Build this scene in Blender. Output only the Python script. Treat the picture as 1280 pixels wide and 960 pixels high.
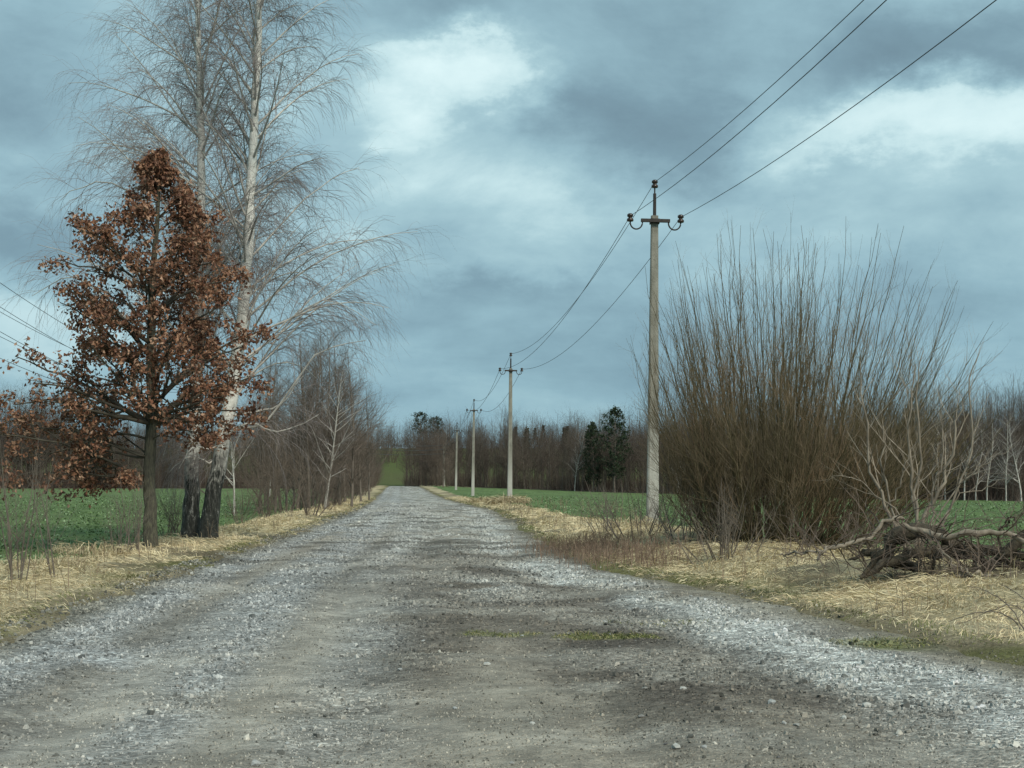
import bpy, math
import numpy as np
from mathutils import Vector

# ------------------------------------------------------------------ scene, camera, sky, sun
scene = bpy.context.scene
for o in list(bpy.data.objects):
    bpy.data.objects.remove(o)
COL = scene.collection
F = 1922.0                 # focal length in pixels of the 1280 px wide photograph
CAMZ = 1.4                 # eye height
HOR = 605.0                # row of the horizon
PITCH = math.atan((HOR - 480) / F)

cam = bpy.data.cameras.new('camera')
cam.sensor_width = 36.0
cam.lens = 36.0 * F / 1280.0
cam.clip_start = 0.1
cam.clip_end = 5000
camo = bpy.data.objects.new('camera', cam)
COL.objects.link(camo)
camo.location = (0, 0, CAMZ)
camo.rotation_euler = (math.pi / 2 + PITCH, 0, 0)
scene.camera = camo
scene.render.resolution_x = 1024
scene.render.resolution_y = 768
scene.view_settings.view_transform = 'Standard'
scene.view_settings.look = 'None'
scene.view_settings.exposure = 1.13
scene.view_settings.gamma = 1.0

SUN_EL, SUN_AZ = math.radians(42), math.radians(150)   # azimuth clockwise from +Y (view direction)
sd = bpy.data.lights.new('sun', 'SUN')
sd.energy = 1.5
sd.angle = math.radians(14)
sd.color = (1.0, 0.93, 0.80)
suno = bpy.data.objects.new('sun', sd)
COL.objects.link(suno)
sv = Vector((math.sin(SUN_AZ) * math.cos(SUN_EL), math.cos(SUN_AZ) * math.cos(SUN_EL), math.sin(SUN_EL)))
suno.rotation_euler = (-sv).to_track_quat('-Z', 'Y').to_euler()
suno.location = (20, -30, 40)


def pix_dir(px, py):
    d = np.array([(px - 640) / F, math.cos(PITCH) - (480 - py) / F * math.sin(PITCH),
                  math.sin(PITCH) + (480 - py) / F * math.cos(PITCH)])
    return d


def at(px, py, Y):
    """World point seen at photo pixel (px, py) at distance Y in front of the camera."""
    d = pix_dir(px, py)
    return np.array([0, 0, CAMZ]) + d * (Y / d[1])


class NT:
    """small helper for node trees"""
    def __init__(s, tree):
        s.t = tree
        for n in list(tree.nodes):
            tree.nodes.remove(n)

    def n(s, typ, ins=None, **props):
        nd = s.t.nodes.new('ShaderNode' + typ)
        for k, v in props.items():
            setattr(nd, k, v)
        if ins:
            for k, v in ins.items():
                s.put(nd.inputs[k], v)
        return nd

    def put(s, sock, v):
        if isinstance(v, bpy.types.NodeSocket):
            s.t.links.new(v, sock)
        elif isinstance(v, bpy.types.Node):
            s.t.links.new(v.outputs[0], sock)
        else:
            if hasattr(sock.default_value, '__len__') and len(sock.default_value) == 4 and len(v) == 3:
                v = (*v, 1.0)
            sock.default_value = v

    def math(s, op, a, b=None, clamp=False):
        nd = s.n('Math', operation=op, use_clamp=clamp)
        s.put(nd.inputs[0], a)
        if b is not None:
            s.put(nd.inputs[1], b)
        return nd.outputs[0]

    def vmath(s, op, a, b=None, out=0):
        nd = s.n('VectorMath', operation=op)
        s.put(nd.inputs[0], a)
        if b is not None:
            s.put(nd.inputs[1], b)
        return nd.outputs[out]

    def mix(s, fac, a, b, blend='MIX'):
        nd = s.n('Mix', data_type='RGBA', blend_type=blend, clamp_factor=True)
        s.put(nd.inputs[0], fac)
        s.put(nd.inputs[6], a)
        s.put(nd.inputs[7], b)
        return nd.outputs[2]

    def ramp(s, fac, stops, interp='LINEAR'):
        nd = s.n('ValToRGB')
        cr = nd.color_ramp
        cr.interpolation = interp
        while len(cr.elements) < len(stops):
            cr.elements.new(0.5)
        for e, (p, c) in zip(cr.elements, stops):
            e.position = p
            e.color = (*c, 1.0) if not np.isscalar(c) else (c, c, c, 1.0)
        s.put(nd.inputs[0], fac)
        return nd.outputs[0]

    def noise(s, vec, scale, detail=4, rough=0.5, dist=0.0):
        nd = s.n('TexNoise', {'Scale': scale, 'Detail': detail, 'Roughness': rough, 'Distortion': dist})
        if vec is not None:
            s.put(nd.inputs['Vector'], vec)
        return nd


world = bpy.data.worlds.new('World')
scene.world = world
world.use_nodes = True
w = NT(world.node_tree)
SKY_STRENGTH = 0.05
sky = w.n('TexSky', sky_type='NISHITA', sun_disc=False, sun_elevation=SUN_EL, sun_rotation=SUN_AZ)
tc = w.n('TexCoord').outputs['Generated']
sep = w.n('SeparateXYZ', {0: tc})
zc = w.math('MAXIMUM', sep.outputs[2], 0.0)
# cloud layer seen on a flat ceiling of air
den = w.math('ADD', zc, 0.16)
pl = w.n('CombineXYZ', {0: w.math('DIVIDE', sep.outputs[0], den), 1: w.math('DIVIDE', sep.outputs[1], den), 2: 0.0}).outputs[0]
n1 = w.noise(pl, 1.7, 7, 0.55, 0.3).outputs[0]
n2 = w.noise(w.vmath('ADD', w.vmath('MULTIPLY', tc, (5.0, 5.0, 9.0)), (7.3, 2.1, 0)), 1.5, 8, 0.62, 0.25).outputs[0]
nd3 = w.noise(w.vmath('MULTIPLY', tc, (7.0, 7.0, 12.0)), 1.0, 8, 0.62)
ndir = w.vmath('ADD', tc, w.vmath('MULTIPLY', w.vmath('SUBTRACT', nd3.outputs[1], (0.5, 0.5, 0.5)), (0.20, 0.0, 0.13)))
B = w.math('ADD', 0.485, w.math('MULTIPLY', w.math('SUBTRACT', n1, 0.5), 0.62))
B = w.math('ADD', B, w.math('MULTIPLY', w.math('SUBTRACT', n2, 0.5), 0.55))
# banks of cloud: (photo column, row, half width, half height, brighter / darker)
BANKS = [(575, 125, 150, 55, .36), (590, 230, 260, 130, .16), (1190, 150, 150, 65, .40), (1010, 165, 150, 50, .20),
         (800, 150, 190, 95, -.24), (640, 25, 420, 70, -.17), (40, 110, 200, 110, -.10), (1240, 45, 220, 70, -.20),
         (40, 310, 190, 70, -.22), (620, 430, 330, 90, -.16), (780, 480, 330, 60, -.12), (640, 350, 130, 35, .13),
         (1020, 270, 330, 80, .10), (60, 405, 200, 70, .20), (200, 170, 160, 130, .12), (1120, 380, 260, 80, -.06)]
for (px, py, rx, ry, a) in BANKS:
    c = pix_dir(px, py)
    c = c / np.linalg.norm(c)
    dv = w.vmath('MULTIPLY', w.vmath('SUBTRACT', ndir, tuple(c)), (F / rx, F / rx, F / ry))
    ln = w.vmath('LENGTH', dv, out=1)
    mr = w.n('MapRange', {0: ln, 1: 0.0, 2: 1.35, 3: a, 4: 0.0}, interpolation_type='SMOOTHERSTEP')
    B = w.math('ADD', B, mr.outputs[0])
cl = w.ramp(B, [(0.0, (.066, .104, .130)), (.25, (.098, .158, .190)), (.44, (.143, .226, .260)), (.58, (.185, .278, .306)), (.70, (.265, .362, .378)), (1.0, (.36, .45, .455))], 'LINEAR')
hz = w.n('MapRange', {0: zc, 1: 0.0, 2: 0.17, 3: 0.62, 4: 0.0}).outputs[0]
cl = w.mix(hz, cl, (.102, .186, .232))
cl10 = w.vmath('SCALE', cl)
cl10.node.inputs[3].default_value = 1.0 / SKY_STRENGTH
skc = w.mix(0.96, sky, cl10)
bg = w.n('Background', {'Color': skc, 'Strength': SKY_STRENGTH})
w.n('OutputWorld', {'Surface': bg})

# ------------------------------------------------------------------ numeric helpers
RNG = np.random.default_rng


def vnoise(x, y, seed=0):
    x = np.asarray(x, float); y = np.asarray(y, float)
    ix = np.floor(x).astype(np.int64); iy = np.floor(y).astype(np.int64)
    fx = x - ix; fy = y - iy
    fx = fx * fx * (3 - 2 * fx); fy = fy * fy * (3 - 2 * fy)

    def h(a, b):
        v = (a * 374761393 + b * 668265263 + seed * 2147483 + 12345) & 0xffffffff
        v = ((v ^ (v >> 13)) * 1274126177) & 0xffffffff
        v = v ^ (v >> 16)
        return (v & 0xffff) / 65535.0
    return (h(ix, iy) * (1 - fx) + h(ix + 1, iy) * fx) * (1 - fy) + (h(ix, iy + 1) * (1 - fx) + h(ix + 1, iy + 1) * fx) * fy


def fbm(x, y, seed=0, oct=4):
    s = 0.0; a = 0.5; t = 0
    for i in range(oct):
        s = s + a * vnoise(x, y, seed + i * 17); t += a
        x = np.asarray(x) * 2.03 + 3.1; y = np.asarray(y) * 2.03 + 1.7; a *= 0.5
    return s / t


def sstep(a, b, x):
    t = np.clip((np.asarray(x, float) - a) / (b - a), 0, 1)
    return t * t * (3 - 2 * t)


def nrm(v):
    return v / np.maximum(np.linalg.norm(v, axis=-1, keepdims=True), 1e-9)


def mesh_data(name, V, Q, mat=None, col=None, smooth=False):
    V = np.asarray(V, np.float32).reshape(-1, 3); Q = np.asarray(Q, np.int32).reshape(-1, 4)
    me = bpy.data.meshes.new(name)
    me.vertices.add(len(V)); me.vertices.foreach_set('co', V.ravel())
    me.loops.add(Q.size); me.loops.foreach_set('vertex_index', Q.ravel())
    me.polygons.add(len(Q)); me.polygons.foreach_set('loop_start', np.arange(0, Q.size, 4, dtype=np.int32))
    me.polygons.foreach_set('use_smooth', np.full(len(Q), smooth, bool))
    if col is not None:
        ca = me.color_attributes.new('col', 'FLOAT_COLOR', 'POINT')
        col = np.asarray(col, np.float32).reshape(-1, 3)
        ca.data.foreach_set('color', np.hstack([col, np.ones((len(col), 1), np.float32)]).ravel())
    me.update(calc_edges=True)
    if mat:
        me.materials.append(mat)
    return me


def link(name, data, parent=None, loc=None):
    o = bpy.data.objects.new(name, data)
    COL.objects.link(o)
    if parent:
        o.parent = parent
    if loc is not None:
        o.location = tuple(loc)
    return o


def tag(o, label=None, cat=None, group=None, kind=None):
    for k, v in (('label', label), ('category', cat), ('group', group), ('kind', kind)):
        if v:
            o[k] = v
    return o


def thing(name, label, cat, loc=(0, 0, 0), group=None):
    return tag(link(name, None, None, loc), label, cat, group)


def copy_tree(o, parent=None):
    c = o.copy(); COL.objects.link(c)
    if parent:
        c.parent = parent
    for ch in list(o.children):
        copy_tree(ch, c)
    return c


def tubes(pts, rad, sides=3):
    """pts (N,P,3), rad (N,P) -> verts, quads"""
    N, P, _ = pts.shape
    t = np.gradient(pts, axis=1)
    t = nrm(t)
    ov = nrm(pts[:, -1] - pts[:, 0])
    ref = np.where((np.abs(ov[:, 2]) > 0.75)[:, None], np.array([[1.0, 0.13, 0]]), np.array([[0.11, 0, 1.0]]))
    a = nrm(np.cross(t, ref[:, None, :])); b = np.cross(t, a)
    an = np.arange(sides) * 2 * math.pi / sides
    V = pts[:, :, None, :] + rad[:, :, None, None] * (np.cos(an)[None, None, :, None] * a[:, :, None, :] + np.sin(an)[None, None, :, None] * b[:, :, None, :])
    i = (np.arange(N)[:, None, None] * P + np.arange(P - 1)[None, :, None]) * sides
    j = np.arange(sides)[None, None, :]; k = (j + 1) % sides
    Q = np.stack([i + j, i + k, i + sides + k, i + sides + j], -1)
    return V.reshape(-1, 3), Q.reshape(-1, 4)


def merge(parts):
    Vs, Qs, n = [], [], 0
    for V, Q in parts:
        Vs.append(V); Qs.append(Q + n); n += len(V)
    return np.vstack(Vs), np.vstack(Qs)


def poly(points, radii, seg=10, jit=0.0, seed=0):
    """smooth polyline through points -> (1,P,3),(1,P)"""
    pts = np.asarray(points, float); n = len(pts)
    t = np.linspace(0, n - 1, seg + 1)
    out = np.zeros((seg + 1, 3))
    ext = np.vstack([2 * pts[0] - pts[1], pts, 2 * pts[-1] - pts[-2]])
    for k, tt in enumerate(t):
        i = min(int(tt), n - 2); f = tt - i
        p0, p1, p2, p3 = ext[i], ext[i + 1], ext[i + 2], ext[i + 3]
        out[k] = 0.5 * (2 * p1 + (p2 - p0) * f + (2 * p0 - 5 * p1 + 4 * p2 - p3) * f * f + (3 * p1 - p0 - 3 * p2 + p3) * f ** 3)
    if jit:
        out[1:] += RNG(seed).normal(0, jit, (seg, 3))
    r = np.interp(t, np.linspace(0, n - 1, len(radii)), radii)
    return out[None], r[None]


def spawn(rng, P0, R0, n, t0, t1, ang, length, P, rr, trop=0.0, wig=0.08, rmax=9, tip=0.25, fall=0.5, rnd=0.4, angj=0.25, tropend=None, lenabs=None):
    N, Qn, _ = P0.shape
    M = N * n
    pi = np.repeat(np.arange(N), n)
    t = t0 + (t1 - t0) * ((np.tile(np.arange(n), N) + rng.random(M)) / n)
    s = t * (Qn - 1); i = np.minimum(s.astype(int), Qn - 2); f = (s - i)[:, None]
    pos = P0[pi, i] * (1 - f) + P0[pi, i + 1] * f
    tan = nrm(P0[pi, i + 1] - P0[pi, i])
    r = R0[pi, i] * (1 - f[:, 0]) + R0[pi, i + 1] * f[:, 0]
    rv = rng.normal(0, 1, (M, 3))
    perp = nrm(rv - (rv * tan).sum(1, keepdims=True) * tan)
    a = ang * (1 + rng.normal(0, angj, M))
    d = np.cos(a)[:, None] * tan + np.sin(a)[:, None] * perp
    plen = np.linalg.norm(np.diff(P0, axis=1), axis=2).sum(1)[pi] if lenabs is None else lenabs
    L = plen * length * (1 - fall * (t - t0) / max(t1 - t0, 1e-6)) * (1 - rnd + 2 * rnd * rng.random(M))
    pts = np.zeros((M, P, 3)); pts[:, 0] = pos
    st = (L / (P - 1))[:, None]
    for k in range(1, P):
        tr = trop if tropend is None else trop + (tropend - trop) * (k - 1) / max(P - 2, 1)
        d = nrm(d + np.array([0, 0, tr]) + rng.normal(0, wig, (M, 3)))
        pts[:, k] = pts[:, k - 1] + d * st
    r0 = np.minimum(r * rr, rmax)
    rad = r0[:, None] * np.linspace(1, tip, P)[None]
    return pts, rad


# ------------------------------------------------------------------ materials
def material(name, build, rough=0.9, spec=0.2):
    m = bpy.data.materials.new(name)
    m.use_nodes = True
    t = NT(m.node_tree)
    bsdf = t.n('BsdfPrincipled', {'Roughness': rough, 'Specular IOR Level': spec})
    t.n('OutputMaterial', {'Surface': bsdf})
    build(t, bsdf)
    return m


def bump(t, bsdf, h, dist, strength=1.0):
    b = t.n('Bump', {'Height': h, 'Distance': dist, 'Strength': strength})
    t.put(bsdf.inputs['Normal'], b)


def m_noise(name, c1, c2, scale, rough=0.9, bd=0.0, stretch=(1, 1, 1), c3=None, spec=0.2):
    def f(t, b):
        co = t.vmath('MULTIPLY', t.n('TexCoord').outputs['Object'], stretch)
        n = t.noise(co, scale, 5, 0.6).outputs[0]
        st = [(0.3, c1), (0.7, c2)] if c3 is None else [(0.28, c1), (0.5, c2), (0.72, c3)]
        t.put(b.inputs['Base Color'], t.ramp(n, st))
        if bd:
            bump(t, b, n, bd)
    return material(name, f, rough, spec)


def m_attr(name, rough=0.9, scale=0.0, amt=0.0, spec=0.15, trans=0.0):
    def f(t, b):
        c = t.n('Attribute', attribute_name='col').outputs[0]
        if scale:
            n = t.noise(t.n('NewGeometry').outputs['Position'], scale, 4, 0.6).outputs[0]
            c = t.mix(1.0, c, t.ramp(n, [(0.25, 1 - amt), (0.75, 1 + amt)]), 'MULTIPLY')
        t.put(b.inputs['Base Color'], c)
        if trans:
            tr = t.n('BsdfTranslucent', {'Color': c})
            mx = t.n('MixShader', {0: trans, 1: b.outputs[0], 2: tr})
            out = [n_ for n_ in t.t.nodes if n_.type == 'OUTPUT_MATERIAL'][0]
            t.put(out.inputs[0], mx)
    return material(name, f, rough, spec)


def f_road(t, b):
    pos = t.n('NewGeometry').outputs['Position']
    c = t.n('Attribute', attribute_name='col').outputs[0]
    g = t.n('Attribute', attribute_name='grav').outputs['Fac']
    v = t.n('TexVoronoi', {'Vector': t.vmath('ADD', pos, t.vmath('SCALE', t.noise(pos, 30, 2).outputs[1])), 'Scale': 34.0})
    v.inputs['Vector'].links[0].from_node.inputs[1].links[0].from_node.inputs[3].default_value = 0.015
    v2 = t.n('TexVoronoi', {'Vector': pos, 'Scale': 15.0})
    cs = t.n('SeparateColor', {0: v.outputs['Color']}).outputs[0]
    cs2 = t.n('SeparateColor', {0: v2.outputs['Color']}).outputs[1]
    stone = t.ramp(cs, [(0.0, .40), (.35, .72), (.7, 1.1), (.92, 1.65), (1.0, 2.2)])
    stone2 = t.ramp(cs2, [(0.0, .7), (.6, 1.0), (.95, 1.3), (1.0, 1.8)])
    fine = t.ramp(t.noise(pos, 90, 5, 0.8).outputs[0], [(.28, .42), (.72, 1.58)])
    mid = t.ramp(t.noise(pos, 4.0, 6, 0.65).outputs[0], [(.25, .62), (.75, 1.38)])
    big = t.ramp(t.noise(pos, .9, 6, 0.62).outputs[0], [(.3, .7), (.7, 1.3)])
    c = t.mix(g, c, t.mix(1.0, c, stone, 'MULTIPLY'))
    c = t.mix(t.math('MULTIPLY', g, 0.6), c, t.mix(1.0, c, stone2, 'MULTIPLY'))
    for q in (fine, mid, big):
        c = t.mix(1.0, c, q, 'MULTIPLY')
    t.put(b.inputs['Base Color'], c)
    h = t.math('MULTIPLY', t.math('SUBTRACT', 1.0, v.outputs['Distance']), t.math('ADD', t.math('MULTIPLY', g, 1.0), 0.12))
    h = t.math('ADD', h, t.math('MULTIPLY', t.noise(pos, 90, 3, 0.7).outputs[0], 0.35))
    h = t.math('ADD', h, t.math('MULTIPLY', t.noise(pos, 14, 4, 0.7).outputs[0], 1.6))
    bump(t, b, h, 0.02, 1.0)


def f_ground(t, b):
    pos = t.n('NewGeometry').outputs['Position']
    c = t.n('Attribute', attribute_name='col').outputs[0]
    a = t.ramp(t.noise(t.vmath('MULTIPLY', pos, (1, .5, 1)), 26, 5, 0.7, 0.6).outputs[0], [(.25, .45), (.75, 1.45)])
    q = t.ramp(t.noise(pos, 3.5, 5, 0.6).outputs[0], [(.25, .75), (.75, 1.25)])
    c = t.mix(1.0, t.mix(1.0, c, a, 'MULTIPLY'), q, 'MULTIPLY')
    t.put(b.inputs['Base Color'], c)
    bump(t, b, t.noise(pos, 22, 5, 0.7, 0.5).outputs[0], 0.05, 0.8)


def f_field(t, b):
    pos = t.n('NewGeometry').outputs['Position']
    c = t.n('Attribute', attribute_name='col').outputs[0]
    a = t.ramp(t.noise(pos, 11, 5, 0.7).outputs[0], [(.25, .6), (.55, 1.0), (.8, 1.5)])
    q = t.ramp(t.noise(t.vmath('MULTIPLY', pos, (1, .4, 1)), .35, 5, 0.6).outputs[0], [(.25, .75), (.75, 1.25)])
    c = t.mix(1.0, t.mix(1.0, c, a, 'MULTIPLY'), q, 'MULTIPLY')
    rw = t.ramp(t.noise(t.vmath('MULTIPLY', pos, (3.2, .06, 1)), 1.0, 3, 0.6).outputs[0], [(.3, .8), (.7, 1.2)])
    c = t.mix(1.0, c, rw, 'MULTIPLY')
    so = t.ramp(t.noise(pos, .8, 6, 0.7).outputs[0], [(.58, 0.0), (.72, .7)])
    c = t.mix(so, c, (.12, .10, .065))
    t.put(b.inputs['Base Color'], c)
    bump(t, b, t.noise(pos, 12, 4, 0.7).outputs[0], 0.08, 0.9)


def f_birch(t, b):
    co = t.n('TexCoord').outputs['Object']
    z = t.n('SeparateXYZ', {0: co}).outputs[2]
    n = t.noise(t.vmath('MULTIPLY', co, (3, 3, 9)), 1.6, 5, 0.65).outputs[0]
    nb = t.noise(t.vmath('MULTIPLY', co, (14, 14, 5)), 1.0, 5, 0.7, 0.6).outputs[0]
    white = t.ramp(n, [(.28, (.16, .15, .13)), (.37, (.62, .61, .56)), (.7, (.78, .77, .72))])
    dark = t.ramp(nb, [(.40, (.018, .02, .018)), (.58, (.055, .058, .052)), (.70, (.34, .35, .33))])
    f = t.n('MapRange', {0: t.math('ADD', z, t.math('MULTIPLY', t.math('SUBTRACT', nb, .5), 3.6)), 1: 1.3, 2: 3.3, 3: 0.0, 4: 1.0}).outputs[0]
    t.put(b.inputs['Base Color'], t.mix(f, dark, white))
    bump(t, b, nb, 0.03, 0.7)


def f_concrete(t, b):
    co = t.n('TexCoord').outputs['Object']
    n = t.noise(co, 3.0, 6, 0.65).outputs[0]
    st = t.noise(t.vmath('MULTIPLY', co, (9, 9, .5)), 1.0, 4, 0.6).outputs[0]
    z = t.n('SeparateXYZ', {0: co}).outputs[2]
    c = t.ramp(n, [(.3, (.19, .185, .155)), (.7, (.30, .29, .25))])
    c = t.mix(1.0, c, t.ramp(st, [(.3, .68), (.7, 1.12)]), 'MULTIPLY')
    wear = t.n('MapRange', {0: t.math('ADD', z, t.math('MULTIPLY', n, 1.5)), 1: 2.2, 2: 4.2, 3: 0.6, 4: 0.0}).outputs[0]
    c = t.mix(wear, c, (.50, .50, .46))
    pit = t.ramp(t.noise(co, 30, 3, 0.6).outputs[0], [(.3, .6), (.42, 1.0)])
    c = t.mix(1.0, c, pit, 'MULTIPLY')
    t.put(b.inputs['Base Color'], c)
    bump(t, b, t.noise(co, 30, 3, .6).outputs[0], 0.01)


M = {
    'road': material('road_gravel', f_road, 0.95, 0.15),
    'ground': material('verge_soil', f_ground, 1.0, 0.05),
    'field': material('young_crop', f_field, 0.9, 0.15),
    'stone': m_attr('crushed_stone', 0.9, 60, 0.25, 0.2),
    'straw': m_attr('dry_grass', 0.75, 0, 0, 0.2, 0.15),
    'crop': m_attr('crop_leaf', 0.6, 0, 0, 0.3, 0.2),
    'oakleaf': m_attr('withered_oak_leaf', 0.75, 0, 0, 0.2, 0.18),
    'needle': m_attr('conifer_needle', 0.7, 0, 0, 0.2),
    'twigcol': m_attr('bare_twig', 0.85, 0, 0, 0.15),
    'birch': material('birch_bark', f_birch, 0.8, 0.2),
    'birchlimb': m_noise('birch_limb_bark', (.30, .28, .25), (.60, .58, .53), 4, .8),
    'birchtwig': m_noise('birch_twig_bark', (.145, .125, .12), (.27, .24, .23), 3, .8),
    'oak': m_noise('oak_bark', (.032, .032, .026), (.075, .072, .055), 9, .95, .03, (3, 3, .8), (.13, .13, .085)),
    'oaktwig': m_noise('oak_branch_bark', (.05, .045, .035), (.10, .09, .07), 6),
    'willow': m_noise('willow_bark', (.045, .040, .022), (.095, .082, .045), 3, .85, 0, (1, 1, 1), (.13, .10, .06)),
    'willowtwig': m_noise('willow_twig_bark', (.08, .066, .042), (.14, .112, .072), .6, .8, 0, (1, 1, 1), (.23, .148, .09)),
    'greybark': m_noise('grey_brown_bark', (.09, .078, .065), (.20, .17, .14), 3, .9),
    'brush': m_noise('brush_bark', (.075, .06, .048), (.17, .135, .11), 1.5, .9),
    'deadwood': m_noise('bleached_wood', (.13, .11, .085), (.31, .27, .215), 5, .9, 0, (3, 3, 1)),
    'rotwood': m_noise('rotten_log', (.022, .02, .016), (.07, .06, .045), 6, .95, .03, (2, 2, 2), (.10, .09, .06)),
    'concrete': material('pole_concrete', f_concrete, .9, .2),
    'steel': m_noise('rusty_steel', (.022, .02, .02), (.055, .045, .04), 12, .7, 0, spec=.3),
    'glass': m_noise('brown_glazed_insulator', (.02, .012, .01), (.05, .03, .022), 8, .3, 0, spec=.5),
    'wire': m_noise('weathered_aluminium', (.03, .034, .036), (.06, .065, .07), 2, .6, 0, spec=.3),
}

# ------------------------------------------------------------------ terrain
RL = np.array([(-20, -3.6), (0, -3.9), (8, -4.1), (13.3, -4.45), (16.8, -4.72), (22.4, -5.13), (30.9, -5.5), (41.4, -5.95), (59.8, -6.95), (81.5, -8.2),
               (117, -10.7), (160, -14.0), (220, -18.4), (330, -26.4)])
RR = np.array([(-20, 5.2), (0, 4.8), (8, 4.2), (11.7, 3.9), (13.8, 3.66), (16.8, 3.15), (20.7, 2.55), (25.1, 1.7), (31.7, .95), (44.9, .45), (57, .05), (67, -.35), (84, -1.15), (99.7, -2.6),
               (141, -6.0), (158, -7.4), (220, -12.0), (330, -20.4)])


def XL(y): return np.interp(y, RL[:, 0], RL[:, 1]) + np.where(np.asarray(y) > 330, -(np.asarray(y) - 330) * .073, 0)
def XR(y): return np.interp(y, RR[:, 0], RR[:, 1]) + np.where(np.asarray(y) > 330, -(np.asarray(y) - 330) * .073, 0)


def base_z(x, y):
    x = np.asarray(x, float); y = np.asarray(y, float)
    z = .95 * sstep(130, 320, y) + 15.0 * sstep(335, 640, y) + 10 * sstep(640, 1400, y)
    z = z - .32 * sstep(70, 150, y) * sstep(4, 30, x - XR(y)) * (1 - sstep(300, 420, y))
    return z


def road_rel(x, y):
    """small relief of the carriageway: ruts, dips, potholes"""
    c = (XL(y) + XR(y)) / 2
    u = x - c
    z = 0.03 * (fbm(x * .5, y * .35, 5) - .5) + 0.05 * (fbm(x * 1.6, y * 1.1, 9) - .5) + .022 * (fbm(x * 6, y * 5, 11) - .5)
    for ru in (-2.7, -1.0, .55, 2.1):
        z = z - 0.03 * np.exp(-((u - ru - .25 * (fbm(y * .12, y * 0, 3) - .5)) / .28) ** 2)
    for (px, py, dp, rx, ry) in ((-1.25, 9.9, .05, .5, .35), (-.5, 9.6, .03, .5, .2), (-.35, 13.2, .05, 1.1, .3), (1.9, 12.3, .04, .7, .4), (.2, 19, .05, 1.0, .7), (-1.8, 24, .05, .9, .8), (-2.6, 33, .05, 1, 1)):
        z = z - dp * np.exp(-((x - px) / rx) ** 2 - ((y - py) / ry) ** 2)
    return z


def dout(x, y):
    w_ = .45 * (fbm(x * .7, y * .5, 21) - .5) + .5 * (fbm(y * .16, y * 0 + np.sign(x - (XL(y) + XR(y)) / 2) * 3, 23) - .5)
    return np.maximum(XL(y) - x, x - XR(y)) + w_


def ground_rel(x, y):
    d = dout(x, y)
    right = x > (XL(y) + XR(y)) / 2
    z = np.clip(d * .22, -.10, .06) + np.where(right, .10, .05) * sstep(.3, 2.0, d)
    near = 1 - sstep(90, 160, y)
    z = z + near * sstep(.2, 1.2, d) * (.26 * (fbm(x * .8, y * .7, 31) - .5) + .07 * (fbm(x * 3, y * 3, 33) - .5))
    # tussocky bank on the right verge and its fall to the field
    z = z + np.where(right, .15 * np.exp(-((d - 2.7) / 1.3) ** 2) * (1 - sstep(30, 60, y)) * (.35 + 1.3 * fbm(x * .55, y * .35, 37)), 0)
    z = z - .13 * np.where(right, sstep(5, 8, d), sstep(2.2, 4.0, d))
    return z


def ground_z(x, y):
    return base_z(x, y) + ground_rel(np.asarray(x, float), np.asarray(y, float))


def road_z(x, y):
    return base_z(x, y) + road_rel(np.asarray(x, float), np.asarray(y, float))


def surf_z(x, y):
    return np.maximum(ground_z(x, y), np.where(dout(x, y) < .8, road_z(x, y), -99))


def gp(px, py, n=14):
    """ground point seen at a photo pixel"""
    d = pix_dir(px, py)
    z = 0.0
    for _ in range(n):
        k = (z - CAMZ) / d[2]
        p = d * k
        z = .5 * z + .5 * float(surf_z(p[0], p[1]))
    return np.array([p[0], p[1], float(surf_z(p[0], p[1]))])


def gxy(x, y):
    return np.array([x, y, float(surf_z(x, y))])


def rows():
    y = [-20.0]
    while y[-1] < 5:
        y.append(y[-1] + .8)
    while y[-1] < 60:
        y.append(y[-1] + max(.055, y[-1] * .0055))
    while y[-1] < 335:
        y.append(y[-1] + y[-1] * .011)
    return np.array(y)


def grid_quads(nr, nc):
    i = (np.arange(nr - 1)[:, None] * nc + np.arange(nc - 1)[None])
    return np.stack([i, i + 1, i + nc + 1, i + nc], -1).reshape(-1, 4)


def cmix(a, b, t):
    return np.asarray(a) * (1 - t[..., None]) + np.asarray(b) * t[..., None]


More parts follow.
